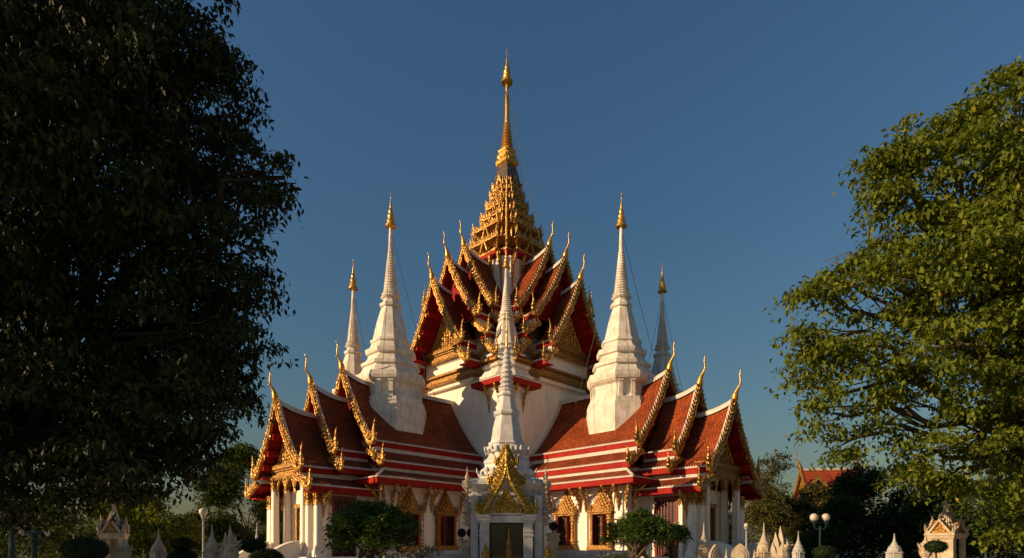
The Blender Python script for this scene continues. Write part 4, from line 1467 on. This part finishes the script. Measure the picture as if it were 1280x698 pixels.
def bulb_pinnacle(px_, top, wpx, Y, label, mat='cream'):
    x = at(px_, Y); zt = zat(top, Y); r = wpx * Y / 760 / 2
    b = MB()
    h = 1.15
    z = zt - h
    b.stack(circle(12), [(r * 0.8, 0), (r * 0.8, 0.2), (r * 0.5, 0.3), (r * 0.45, z - 0.5), (r * 0.7, z - 0.2), (r * 0.55, z - 0.1), (r * 0.6, z + 0.05), (r, z + 0.22 * h), (r * 0.9, z + 0.32 * h), (r, z + 0.38 * h), (r * 0.95, z + 0.5 * h), (r * 0.6, z + 0.62 * h), (r * 0.25, z + 0.74 * h), (r * 0.2, z + 0.8 * h), (0.01, zt)])
    for k in range(8):
        a = k * PI / 4
        for (zz, rr, hh) in ((0.08, 0.7, 0.30), (0.40, 0.95, 0.26)):
            b.tooth((r * rr * math.cos(a), r * rr * math.sin(a), z + zz * h), (math.cos(a) * 0.4, math.sin(a) * 0.4, 1), (-math.sin(a), math.cos(a), 0), hh * h, r * 0.5, r * 0.18)
    o = b.build('bulb_pinnacle', mat, None, loc=(x, Y, 0))
    return tag(o, label, 'pinnacle', 'carved bulb pinnacles in the garden')

def naga(px_, top, wpx, Y, label, face=1, mat='cream', heads=3):
    """rearing crested serpent carving: swelling hood, curved neck, pointed crowns and snouts"""
    x = at(px_, Y); zt = zat(top, Y); wd = wpx * Y / 760
    H = zt
    b = MB()
    s = 1.0
    b.box(-wd * 0.42, wd * 0.42, -0.3, 0.3, 0, 0.35)
    b.tube([(-face * wd * 0.25, 0, 0.3), (-face * wd * 0.12, 0, H * 0.28), (face * wd * 0.02, 0, H * 0.5), (0, 0, H * 0.68)], [wd * 0.34, wd * 0.30, wd * 0.27, wd * 0.24], 9)
    b.tube([(0, 0, H * 0.42), (0, 0, H * 0.52), (0, 0, H * 0.62), (0, 0, H * 0.70)], [wd * 0.30, wd * 0.40, wd * 0.34, wd * 0.16], 10)
    for (px, pz, hh, ww) in ((-0.34, 0.50, 0.24, 0.22), (-0.20, 0.60, 0.30, 0.24), (0.02, 0.62, 0.38, 0.24), (0.22, 0.62, 0.24, 0.18)):
        b.tooth((face * px * wd, 0, pz * H), (-face * 0.08 + face * px * 0.2, 0, 1), (1, 0, 0), hh * H, ww * wd * 1.3, 0.34)
    for k in range(heads):
        yy = (k - (heads - 1) / 2) * 0.22
        hx = face * wd * (0.16 - 0.05 * abs(k - 1))
        hz = H * (0.66 + 0.05 * (1 - abs(k - (heads - 1) / 2)))
        b.tube([(0, yy * 0.5, H * 0.55), (hx * 0.5, yy, H * 0.62), (hx, yy, hz), (hx + face * wd * 0.20, yy, hz + 0.02), (hx + face * wd * 0.36, yy, hz + 0.10)], [0.14, 0.13, 0.12, 0.07, 0.02], 8)
        b.tube([(hx, yy, hz - 0.07), (hx + face * wd * 0.16, yy, hz - 0.10), (hx + face * wd * 0.28, yy, hz - 0.07)], [0.08, 0.05, 0.015], 7)
        b.stack(circle(7), [(0.035, hz + 0.05), (0.045, hz + 0.08), (0.02, hz + 0.12)], hx + face * 0.04, yy - 0.09)
    for k in range(9):
        z = H * (0.22 + 0.045 * k)
        b.tooth((-face * wd * 0.36, 0, z), (-face, 0, 0.9), (0, 0, 1), 0.20, 0.16, 0.12)
        b.tooth((face * wd * 0.20, -0.2, z), (face * 0.4, -0.6, 0.8), (1, 0, 0), 0.10, 0.14, 0.05)
    o = b.build('serpent_statue', mat, None, loc=(x, Y, 0))
    return tag(o, label, 'statue', 'carved serpent statues in the garden')

def sema(px_, top, wpx, Y, label, rz=0.0):
    '''leaf-shaped boundary stone on a stepped foot'''
    x = at(px_, Y); zt = zat(top, Y); w_ = wpx * Y / 760 / 2
    e = empty('boundary_stone', (x, Y, 0), rz, label, 'stone', 'leaf-shaped boundary stones')
    b = MB(); b.stack(SQ, [(w_ * 1.0, 0), (w_ * 1.0, 0.25), (w_ * 0.8, 0.32), (w_ * 0.72, zt - 1.25), (w_ * 0.95, zt - 1.15), (w_ * 0.95, zt - 1.02)])
    b.build('foot', 'cream', e)
    z0 = zt - 1.02
    out = [(0.55, 0), (0.50, 0.12), (0.72, 0.26), (0.95, 0.45), (1.0, 0.58), (0.86, 0.72), (0.55, 0.86), (0.25, 0.95), (0, 1.02)]
    s_ = MB()
    for k, (sc_, th) in enumerate(((1.0, 0.12), (0.78, 0.18), (0.5, 0.23))):
        pts = [(x_ * w_ * sc_, z0 + 0.5 * (1 - sc_) + z_ * sc_ * 1.0) for x_, z_ in out]
        s_.py(pts + [(-x_, z_) for x_, z_ in reversed(pts) if x_ > 1e-6], -th / 2, th / 2)
    s_.build('leaf_stone', 'cream', e)
    return e

def mini_shrine(px_, top, wpx, Y, label, mat='cream', rz=0.35):
    x = at(px_, Y); zt = zat(top, Y); r = wpx * Y / 760 / 2 * 0.86
    e = empty('mini_shrine', (x, Y, 0), rz, label, 'shrine', 'small gabled shrines in the garden')
    zb = 1.6 + (zt - 1.6) * 0.34      # eaves level
    b = MB()
    b.stack(SQ, [(r * 1.05, 0), (r * 1.05, 0.3), (r * 0.92, 0.4)])
    b.box(-r * 0.86, -r * 0.2, -r * 0.80, r * 0.80, 0.4, zb - 0.2)
    b.box(-r * 0.21, r * 0.8, r * 0.1, r * 0.80, 0.4, zb - 0.2)
    for sx in (-1, 1):
        for sy in (-1, 1):
            b.box(sx * r * 0.78 - r * 0.16, sx * r * 0.78 + r * 0.16, sy * r * 0.78 - r * 0.16, sy * r * 0.78 + r * 0.16, 0.4, zb - 0.2)
    b.box(-r * 0.6, r * 0.6, -r * 0.6, r * 0.6, 0.4, 1.0)
    b.stack(SQ, [(r * 0.98, zb - 0.25), (r * 1.05, zb - 0.12), (r * 1.12, zb - 0.05), (r * 1.12, zb + 0.02), (r * 0.9, zb + 0.06)])
    b.build('shrine_body', mat, e)
    s_ = MB()
    h = zt - zb
    s_.stack(RED2, [(r * 0.85, zb), (r * 0.75, zb + 0.15 * h), (r * 0.62, zb + 0.22 * h), (r * 0.66, zb + 0.25 * h), (r * 0.5, zb + 0.36 * h), (r * 0.52, zb + 0.39 * h), (r * 0.38, zb + 0.48 * h), (r * 0.40, zb + 0.51 * h), (r * 0.28, zb + 0.6 * h), (r * 0.2, zb + 0.68 * h), (r * 0.12, zb + 0.74 * h)])
    s_.stack(circle(10), [(r * 0.16, zb + 0.72 * h), (r * 0.28, zb + 0.78 * h), (r * 0.26, zb + 0.82 * h), (r * 0.12, zb + 0.92 * h), (0.01, zt)])
    s_.build('shrine_spire', mat, e)
    for k in range(4):
        g = MB(); g.xf = Matrix.Rotation(k * PI / 2, 4, 'Z')
        gh = 0.40 * h
        g.px([(-r * 0.75, zb), (r * 0.75, zb), (0, zb + gh)], r * 0.55, r * 0.98, 1)
        for sg in (1, -1):
            g.px([(sg * r * 0.95, zb), (sg * r * 0.76, zb), (0, zb + gh * 0.88), (0, zb + gh * 1.08)], r * 0.95, r * 1.12)
            g.tooth((r * 1.03, sg * r * 0.95, zb), (0, sg * 0.2, 1), (0, 1, 0), h * 0.30, r * 0.24, r * 0.14)
        g.tooth((r * 1.03, 0, zb + gh), (0.1, 0, 1), (0, 1, 0), h * 0.16, r * 0.14, r * 0.1)
        g.build('small_gable', [mat, 'gold_old'], e)
    return e

mini_shrine(142, 624, 30, 30, 'white mini shrine with four pointed gables under the dark left tree')
bulb_pinnacle(155, 669, 15, 27, 'cream carved bulb pinnacle just in front of the left mini shrine')
small_stupa(198, 661, 18, 29, 'lone cream bell stupa between the left mini shrine and the stacked topiary bush')
small_stupa(265, 656, 20, 28, 'cream bell stupa standing close beside the single globe lamp post')
naga(289, 656, 24, 27, 'cream crested serpent statue to the left of the rounded topiary bushes', 1)
small_stupa(321, 653, 11, 33, 'thin white stupa tip poking up behind the rounded topiary bush near the left porch', 'stone')
small_stupa(92, 668, 10, 34, 'small cream stupa in deep shade at far left behind a topiary bush')
small_stupa(880, 654, 20, 27.5, 'broad cream stupa at the foot of the right porch columns')
small_stupa(955, 653, 19, 29, 'tall sunlit cream stupa immediately left of the right serpent statue')
naga(977, 657, 26, 27, 'cream crested serpent statue to the right of the right porch', 1)
small_stupa(998, 664, 14, 32, 'smaller greyish stupa just right of the right serpent statue', 'greystone')
small_stupa(1118, 667, 18, 30, 'lone grey stupa in the shade under the big right tree', 'greystone')
bulb_pinnacle(1157, 667, 14, 28, 'cream bulb pinnacle to the left of the right mini shrine')
mini_shrine(1183, 624, 36, 30, 'cream mini shrine with gilded gables under the right tree', rz=0.5)
sema(894, 681, 20, 24, 'cream leaf-shaped stone in front of the right porch, nearest the broad cream stupa', 0.5)
sema(925, 679, 22, 23.5, 'cream leaf-shaped stone midway between the broad and the tall sunlit stupas', -0.35)
bulb_pinnacle(943, 687, 13, 24, 'small cream pinnacle tucked at the left foot of the tall sunlit stupa')
bulb_pinnacle(908, 686, 11, 24.5, 'small cream pinnacle between the two leaf-shaped boundary stones')
bulb_pinnacle(1232, 689, 16, 22, 'reddish cream pinnacle tip at the bottom right corner', 'cream')

# topiary
def topiary(px_, pys, rpx, Y, label, seed=3):
    rng = np.random.default_rng(seed)
    x = at(px_, Y)
    e = empty('topiary_bush', (x, Y, 0), 0, label, 'topiary', 'clipped topiary bushes')
    mb = MB()
    mb.tube([(0, 0, -0.1), (0.03, 0.02, 0.8), (0, 0, max(0.9, zat(pys[0], Y) - 0.4))], [0.09, 0.07, 0.04], 7)
    blobs, cen = [], []
    for py_, rp in zip(pys, rpx):
        r = rp * Y / 760
        z = zat(py_, Y) - r * 0.62
        s_ = MB()
        mb.rings([[(math.cos(a) * r * 0.93 * math.cos(t), math.sin(a) * r * 0.93 * math.cos(t), z + r * 0.57 * math.sin(t)) for a in [k * 2 * PI / 14 for k in range(14)]] for t in [(-PI / 2 + 0.1) + i * (PI - 0.2) / 8 for i in range(9)]], 1)
        n = int(5200 * r * r / 1.0) + 1200
        d = rng.normal(size=(n, 3)); d /= np.linalg.norm(d, axis=1, keepdims=True)
        rad = r * (0.96 + 0.05 * rng.normal(size=n))[:, None]
        cen.append(d * rad * np.array([1, 1, 0.62]) + np.array([0, 0, z]))
    mb.build('trunk', ['bark', 'leaf_topiary'], e, smooth=True)
    q = np.concatenate(cen)
    leaf_mesh('crown', 'leaf_topiary', q, rng.uniform(0.05, 0.10, len(q)), e, rng, 0.55, 0.0)
topiary(107, (672,), (25,), 26, 'wide flat clipped bush in front of the left mini shrine', 3)
topiary(228, (672, 687), (13, 17), 28, 'two-tiered clipped bush between the lone stupa and the globe lamp post', 4)
topiary(317, (673,), (15,), 29, 'rounded clipped bush behind the larger one, beside the left porch', 5)
topiary(333, (686,), (20,), 25, 'larger rounded clipped bush in front, at the foot of the left porch stairs', 6)
topiary(1170, (676,), (12,), 27, 'small clipped bush in front of the right mini shrine', 7)
topiary(1030, (683,), (13,), 29, 'light clipped bush at the foot of the double globe lamp', 8)

# lamps
def globe_lamp(px_, pys, Y, label, mat='grey_pole', offs=(0,), rpx=6.0):
    x = at(px_, Y)
    e = empty('street_lamp', (x, Y, 0), 0, label, 'lamp', 'globe lamp posts')
    zt = zat(pys, Y); r = rpx * Y / 760
    p = MB()
    p.stack(circle(10), [(0.14, 0), (0.14, 0.3), (0.09, 0.4), (0.055, 0.6), (0.045, zt - r * 2.2), (0.08, zt - r * 2.1)])
    if len(offs) > 1:
        for o in offs:
            p.tube([(0, 0, zt - r * 2.6), (o * 0.6, 0, zt - r * 3.0), (o, 0, zt - r * 2.2), (o, 0, zt - r * 1.2)], 0.03, 6)
            p.stack(circle(10), [(0.05, zt - r * 1.7), (0.14, zt - r * 1.25), (0.16, zt - r * 0.95)], o, 0)
    else:
        p.stack(circle(10), [(0.05, zt - r * 2.0), (0.12, zt - r * 1.2), (0.14, zt - r * 0.9)])
    p.build('pole', mat, e, smooth=False)
    for o in offs:
        g = MB()
        g.rings([[(o + math.cos(a) * r * math.cos(t), math.sin(a) * r * math.cos(t), zt + r * math.sin(t)) for a in [k * 2 * PI / 16 for k in range(16)]] for t in [(-PI / 2 + 0.12) + i * (PI - 0.24) / 10 for i in range(11)]])
        g.build('globe', 'globe', e, smooth=True)
globe_lamp(254, 640, 34, 'single white globe lamp on a grey pole left of the temple', 'grey_pole', (0,), 5.0)
globe_lamp(1025, 647, 32, 'dark lamp post with two white globes right of the temple', 'teal', (-0.31, 0.31), 5.0)
globe_lamp(933, 657, 33, 'small white globe lamp close to the right porch columns', 'grey_pole', (0,), 3.0)
def teal_lamp(px_, top, Y, label):
    x = at(px_, Y); zt = zat(top, Y)
    e = empty('street_lamp', (x, Y, 0), 0, label, 'lamp', 'old teal lamp posts')
    p = MB()
    p.stack(circle(10), [(0.22, 0), (0.22, 0.4), (0.13, 0.5), (0.10, 1.0), (0.09, zt - 0.5), (0.14, zt - 0.42), (0.08, zt - 0.35), (0.16, zt - 0.2), (0.30, zt - 0.14), (0.30, zt - 0.08), (0.06, zt)])
    p.build('pole', 'teal', e)
    for sg in (-1, 1):
        a = MB(); a.tube([(0, 0, zt - 0.45), (sg * 0.25, 0, zt - 0.55), (sg * 0.45, 0, zt - 0.35), (sg * 0.5, 0, zt - 0.15)], 0.035, 6)
        a.build('arm', 'teal', e)
        g = MB(); g.stack(circle(10), [(0.04, zt - 0.2), (0.09, zt - 0.12), (0.09, zt - 0.02), (0.03, zt + 0.05)], sg * 0.5, 0)
        g.build('bulb', 'globe', e)
teal_lamp(15, 638, 22, 'teal lamp post with two small bulbs at the far left edge in shade')
teal_lamp(43, 664, 24, 'shorter dark teal lamp post beside the one at the left edge')

# ============================================================ background hall
bx_, by_ = at(1035, 85), 85
hall = empty('background_hall', (bx_, by_, 0), R(-8), 'distant temple hall with orange tiled roof and white ridge seen above the right garden trees', 'building')
b = MB()
b.box(-3.2, 3.4, -3.2, 3.2, 0, 9.4)
b.build('wall', 'plaster', hall)
T = MB()
zr, ze = 13.1, 9.0
for sg in (1, -1):
    pr = prof_pts((0, zr), (4.0, ze), 0.35, 6)
    for i in range(6):
        (b0, z0), (b1, z1) = pr[i], pr[i + 1]
        q = [(-3.6, sg * b0, z0), (-3.6, sg * b1, z1), (3.6, sg * b1, z1), (3.6, sg * b0, z0)]
        uv = [(-3.6, -i * 0.95), (-3.6, -(i + 1) * 0.95), (3.6, -(i + 1) * 0.95), (3.6, -i * 0.95)]
        if sg < 0: q.reverse(); uv.reverse()
        T.add(q, [(0, 1, 2, 3)], 0, [uv])
roof = T.build('roof', 'tile_far', hall)
rg = MB(); rg.box(-3.6, 3.6, -0.15, 0.15, zr - 0.1, zr + 0.22); rg.build('ridge', 'trim', roof)
for sg in (1, -1):
    g = MB()
    pr = prof_pts((0, zr), (4.0, ze), 0.35, 6)
    for s2 in (1, -1):
        for i in range(6):
            (b0, z0), (b1, z1) = pr[i], pr[i + 1]
            x0, x1 = sorted((sg * 3.55, sg * 3.78))
            g.px([(s2 * b0, z0 + 0.2), (s2 * b1, z1 + 0.2), (s2 * b1, z1 - 0.3), (s2 * b0, z0 - 0.3)], x0, x1)
    g.build('bargeboard', 'gold', roof)
    c = MB(); c.xf = Matrix.Rotation(0 if sg > 0 else PI, 4, 'Z'); chofa(c, 3.7, zr + 0.3, 1.5); c.build('horn_finial', 'gold_old', roof)
    p = MB()
    x0, x1 = sorted((sg * 3.21, sg * 3.3))
    p.px([(-3.2, 9.1), (3.2, 9.1), (0, 12.7)], x0, x1)
    p.build('pediment', 'gold', hall)
# lower front gable of the hall facing the court
b = MB(); b.px([(-0.1, 0), (-0.1, 0), (0, 0)], 0, 0)
low = MB()
for sg in (1, -1):
    low.add([(-3.4, -3.2, 11.3), (-3.4 + sg * 2.6, -3.2, 8.3), (-3.4 + sg * 2.6, -6.2, 8.3), (-3.4, -6.2, 11.3)], [(0, 1, 2, 3)], 0, [[(0, 0), (0, -4), (3, -4), (3, 0)]])
lr = low.build('roof', 'tile_far', hall)
g = MB()
for sg in (1, -1):
    g.py([(-3.4, 11.6), (-3.4 + sg * 2.8, 8.4), (-3.4 + sg * 2.8, 8.0), (-3.4, 11.0)], -6.4, -6.2)
g.build('bargeboard', 'gold', lr)
g = MB(); g.py([(-5.6, 0), (-1.2, 0), (-1.2, 8.4), (-3.4, 10.9), (-5.6, 8.4)], -5.9, -3.21); g.build('wall', 'cream', hall)

# ============================================================ trees
# big dark tree at the left, near
bl = []
for (px_, py_, rp, dy) in ((60, 60, 150, 0), (190, 80, 105, 1.0), (130, 190, 150, -1.2), (245, 190, 85, 0.8), (312, 226, 46, 0.2), (356, 222, 27, 0.0), (250, 290, 95, -0.6), (300, 330, 50, 0.3), (120, 340, 150, 1.2), (235, 400, 100, 0.2), (290, 420, 42, -0.4),
                           (30, 260, 150, -1.8), (40, 430, 140, -0.8), (150, 480, 115, 0.6), (255, 490, 72, -0.6), (284, 488, 32, 0.2), (60, 550, 105, 0.2), (130, 560, 70, 0.8), (200, 520, 60, 0.8), (180, 555, 70, -0.4), (235, 545, 42, 0.3), (20, 590, 60, -0.8), (120, 590, 45, 0.5), (85, 600, 50, 0.2), (190, 588, 34, 0.2), (240, 580, 24, 0.0), (20, 620, 40, 0.4),
                           (150, -40, 120, 0.5), (20, -60, 150, 0.5), (-120, 100, 170, 0.0), (-120, 330, 170, 0.5), (-120, 520, 120, -0.5), (280, 130, 40, 0.4), (268, 60, 34, 0.1)):
    Y = 13.0 + dy * 0.9
    r = rp * 13.0 / 760
    bl.append((at(px_, 13.0), Y, zat(py_, 13.0), r, min(r * 1.1, 2.4), r * 0.92))
make_tree('shade_tree', (-12.4, 13.3, 0), bl, 'leaf_deep_shade', 0.172, 3.4, 62, 0.42, 0.45, (-12.2, 13.3, 3.4), 'huge near-black leafy tree filling the left edge, drooping leaves against the sky', seed=11, droop=0.75, aspect=0.44, bark='bark_dark')

make_tree('shade_tree', (-33.0, 21.0, 0), [(-33, 21, 12.5, 4.5, 3.5, 3.8), (-29.5, 22.5, 10.5, 3.6, 2.8, 3), (-36.5, 20, 10, 4, 3.2, 3.4), (-32, 23.5, 8.5, 4, 2.4, 3), (-34, 18.5, 8, 4, 3, 3), (-30, 19, 13.5, 3, 2.8, 2.4)], 'leaf_deep_shade', 0.26, 1.0, 50, 0.6, 0.45, (-33, 21, 4.0), 'unseen dark tree added past the left edge to shade the shrine', seed=12, droop=0.6, aspect=0.45)  # out-of-view tree, added to cast shade on the shrine's lower front

# big olive tree at the right
br = []
for (px_, py_, rp, dy) in ((1265, 150, 75, 0), (1205, 160, 58, 0.8), (1165, 150, 40, 0.6), (1126, 205, 44, 0.2), (1106, 205, 30, 0.0), (1100, 248, 30, 0.2), (1215, 250, 92, -1.2), (1125, 280, 52, 0.2), (1060, 322, 44, 0.4), (1030, 362, 44, 0.0), (1090, 370, 70, -0.8), (1175, 360, 88, -1.6), (1260, 350, 95, -1.4),
                           (1012, 425, 30, 0.3), (1050, 440, 60, 0.0), (1130, 450, 80, -1.2), (1225, 460, 90, -1.6), (1028, 475, 36, 0.6), (1045, 515, 40, 0.2), (1110, 525, 52, -0.4), (1185, 535, 62, -1.0), (1255, 545, 70, -1.2), (1062, 548, 28, 0.5),
                           (1150, 572, 30, 0.2), (1205, 592, 34, 0.6), (1262, 610, 42, -0.4), (1275, 105, 40, 0.0), (1290, 660, 34, 0.8), (1340, 200, 120, 0), (1350, 380, 130, 0), (1340, 540, 110, 0), (1190, 300, 70, -1.0)):
    Y = 27 + dy * 1.4
    r = rp * 0.88 * 27 / 760
    br.append((at(px_, 27), Y, zat(py_, 27), r, min(r * 1.1, 3.4), r * 0.86))
make_tree('broadleaf_tree', (26.5, 28.5, 0), br, 'leaf_sun', 0.29, 0.50, 115, 0.90, 0.55, (26.0, 28.2, 5.0), 'tall olive-green broadleaf tree filling the right edge, sunlit from the left', seed=21, droop=0.65, aspect=0.50, bark='bark')

def garden_tree(px_, top, wpx, Y, mat, label, seed, leaf=0.36, base=None, dens=1.0, group='background garden trees', name='garden_tree', bark='bark', n=9):
    rng = np.random.default_rng(seed)
    x = at(px_, Y); zt = zat(top, Y); hw = wpx * Y / 760 / 2
    zb = base if base is not None else 1.2
    bl = []
    for i in range(n):
        t = i / (n - 1)
        z = zb + (zt - zb) * (0.12 + 0.74 * t)
        sp_ = hw * (0.72 * math.sqrt(max(0.05, 1 - (abs(t - 0.45) / 0.62) ** 2)))
        a = rng.uniform(0, 2 * PI)
        r = hw * rng.uniform(0.34, 0.52)
        bl.append((x + math.cos(a) * sp_, Y + math.sin(a) * sp_ * 0.7, z, r, r, min(r, (zt - zb) * 0.2) * 1.05))
    bl.append((x, Y, zt - hw * 0.30, hw * 0.38, hw * 0.38, hw * 0.30))
    vol = sum(b_[3] * b_[4] * b_[5] * 4.19 for b_ in bl)
    want = dens * 6.0 * 2 * hw * (zt - zb) * 0.8 / (leaf * leaf * 0.22)
    return make_tree(name, (x, Y, 0), bl, mat, leaf, want / 34 / vol, 30, 0.75, max(0.14, hw * 0.045), (x, Y, zb + 0.6), label, 'tree', group, seed, bark, 0.4, 0.5, 0.4)

garden_tree(303, 552, 92, 58, 'leaf_mid', 'mid green tree directly left of the left porch, tallest there', 31, dens=1.3)
garden_tree(185, 606, 120, 52, 'leaf_sun', 'sunlit yellow-green tree behind the left mini shrine', 32, dens=1.4)
garden_tree(128, 618, 90, 60, 'leaf_mid', 'green tree behind and left of the left mini shrine', 33)
garden_tree(50, 612, 110, 48, 'leaf_dark', 'dark tree at far left behind the teal lamp posts', 34)
garden_tree(-40, 590, 120, 50, 'leaf_dark', 'dark tree at the very left edge of the garden', 36)
garden_tree(230, 640, 60, 66, 'leaf_dark', 'low dark tree behind the globe lamp', 35)
garden_tree(345, 600, 70, 72, 'leaf_dark', 'dark tree seen through the columns of the left porch', 37)
garden_tree(968, 560, 72, 80, 'leaf_brown', 'thin brownish tree with open crown right of the right porch', 41, dens=0.45, bark='bark_pale')
garden_tree(975, 612, 84, 78, 'leaf_brown', 'sunlit brownish-green bushy tree below the open one', 42, dens=1.1)
garden_tree(1014, 602, 62, 79, 'leaf_brown', 'small sunlit tree hiding the walls of the distant hall', 49, dens=1.2)
garden_tree(1090, 582, 110, 60, 'leaf_dark', 'dark tree covering the lower part of the distant hall roof', 43, dens=1.4)
garden_tree(1040, 622, 90, 58, 'leaf_dark', 'dark low tree behind the double globe lamp', 44, dens=1.4)
garden_tree(1160, 600, 110, 55, 'leaf_dark', 'dark tree behind the lone grey stupa', 45, dens=1.4)
garden_tree(1250, 590, 140, 48, 'leaf_mid', 'dull green tree behind and right of the right mini shrine', 46, dens=1.3)
garden_tree(1330, 590, 120, 50, 'leaf_dark', 'dark tree past the right edge of the garden', 47)
garden_tree(905, 640, 60, 75, 'leaf_dark', 'dark tree seen through the columns of the right porch', 48)

# hedge mass closing the garden at the back
def hedge(x0, x1, y, h, name, label, seed):
    rng = np.random.default_rng(seed)
    n = int((x1 - x0) * 420)
    q = np.stack([rng.uniform(x0, x1, n), y + rng.normal(0, 0.8, n), rng.uniform(0, 1, n) ** 0.9 * h], 1)
    q[:, 2] *= 0.85 + 0.22 * np.sin(q[:, 0] * 0.7) + 0.08 * np.sin(q[:, 0] * 2.3)
    o = leaf_mesh(name, 'leaf_dark', q, rng.uniform(0.3, 0.5, n), None, rng, 0.5, 0.3)
    tag(o, label, 'hedge', None, 'stuff')
hedge(-80, -14, 84, 7.5, 'hedge', 'dark hedge mass closing the garden at the left', 51)
hedge(14, 80, 92, 8.0, 'hedge', 'dark hedge mass closing the garden at the right', 52)
tl = MB()

# frangipani trees in front of the wings
def frangipani(px_, top, wpx, Y, label, seed, stems):
    wpx *= 1.08
    rng = np.random.default_rng(seed)
    x = at(px_, Y); zt = zat(top, Y); hw = wpx * Y / 760 / 2
    bl = []
    for i in range(11):
        a = i * 2.4; rr = hw * 0.66 * math.sqrt(i / 10)
        bl.append((x + math.cos(a) * rr, Y + math.sin(a) * rr, zt - 0.34 * hw - 0.85 * hw * (rr / hw) ** 2, hw * 0.40, hw * 0.40, hw * 0.36))
    e = empty('frangipani_tree', (x, Y, 0), 0, label, 'tree', 'frangipani trees before the wings')
    mb = MB()
    for k in range(stems):
        a = k * 2 * PI / stems + 0.4
        mid = (math.cos(a) * hw * 0.22, math.sin(a) * hw * 0.22, 1.35)
        mb.tube([(math.cos(a) * 0.05, math.sin(a) * 0.05, -0.1), (math.cos(a) * hw * 0.1, math.sin(a) * hw * 0.1, 0.7), mid], [0.13, 0.11, 0.09], 7)
        for j in range(3):
            b_ = bl[(k * 2 + j * 3 + 1) % 11]
            mb.tube([mid, ((mid[0] + b_[0] - x) / 2, (mid[1] + b_[1] - Y) / 2, (mid[2] + b_[2]) / 2 - 0.05), (b_[0] - x, b_[1] - Y, b_[2])], [0.08, 0.055, 0.03], 6)
    mb.build('trunk', 'bark', e, smooth=True)
    rel = [(b_[0] - x, b_[1] - Y, b_[2], b_[3], b_[4], b_[5]) for b_ in bl]
    q = twig_cloud(rel, rng, 15, 52, 0.30, 0.6)
    leaf_mesh('crown', 'leaf_frangi', q, rng.uniform(0.15, 0.27, len(q)), e, rng, 0.36, 0.1)
    fb = MB()
    for i in rng.choice(len(q), 46, replace=False):
        p = q[i]
        for k in range(5):
            a = k * 2 * PI / 5
            fb.tooth((p[0], p[1], p[2] + 0.1), (math.cos(a) * 0.9, math.sin(a) * 0.9, 0.5), (-math.sin(a), math.cos(a), 0), 0.075, 0.05, 0.01)
    tag(fb.build('blossoms', 'petal', e), None, None, kind='stuff')
frangipani(463, 622, 112, 27.5, 'frangipani tree with domed crown in front of the left wing', 61, 4)
frangipani(800, 636, 84, 28.0, 'frangipani tree with dark forked stems in front of the right wing', 62, 5)
frangipani(842, 655, 34, 29.5, 'small low frangipani beside the bigger one, before the right porch', 63, 3)

# flowering shrub below the left frangipani
def shrub(px_, top, wpx, Y, mat, label, seed, fl=60):
    rng = np.random.default_rng(seed)
    x = at(px_, Y); zt = zat(top, Y); hw = wpx * Y / 760 / 2
    e = empty('flowering_shrub', (x, Y, 0), 0, label, 'shrub', 'shrubs along the parapet')
    mb = MB()
    for k in range(7):
        a = k * 0.9
        mb.tube([(0, 0, 0), (math.cos(a) * hw * 0.4, math.sin(a) * 0.3, zt * 0.5), (math.cos(a) * hw * 0.75, math.sin(a) * 0.5, zt * 0.85)], [0.04, 0.03, 0.015], 5)
    mb.build('stems', 'bark', e)
    rel = [((k - 2) * hw * 0.4, 0, zt * 0.62, hw * 0.34, 0.6, zt * 0.36) for k in range(5)]
    q = twig_cloud(rel, rng, 20, 20, 0.2, 0.6)
    leaf_mesh('foliage', mat, q, rng.uniform(0.10, 0.18, len(q)), e, rng, 0.4, 0.2)
    fb = MB()
    up = [i for i in range(len(q)) if q[i][2] > zt * 0.7]
    for i in rng.choice(up, fl, replace=False):
        p = q[i]
        for k in range(4):
            a = k * PI / 2
            fb.tooth((p[0], p[1] - 0.05, p[2] + 0.06), (math.cos(a) * 0.9, math.sin(a) * 0.9, 0.5), (-math.sin(a), math.cos(a), 0), 0.06, 0.04, 0.01)
    tag(fb.build('blossoms', 'petal', e), None, None, kind='stuff')
shrub(505, 678, 80, 26.5, 'leaf_brown', 'pale flowering shrub under the left frangipani tree', 71, 120)
shrub(780, 686, 60, 26.5, 'leaf_dark', 'low dark shrub under the right frangipani tree', 72, 20)
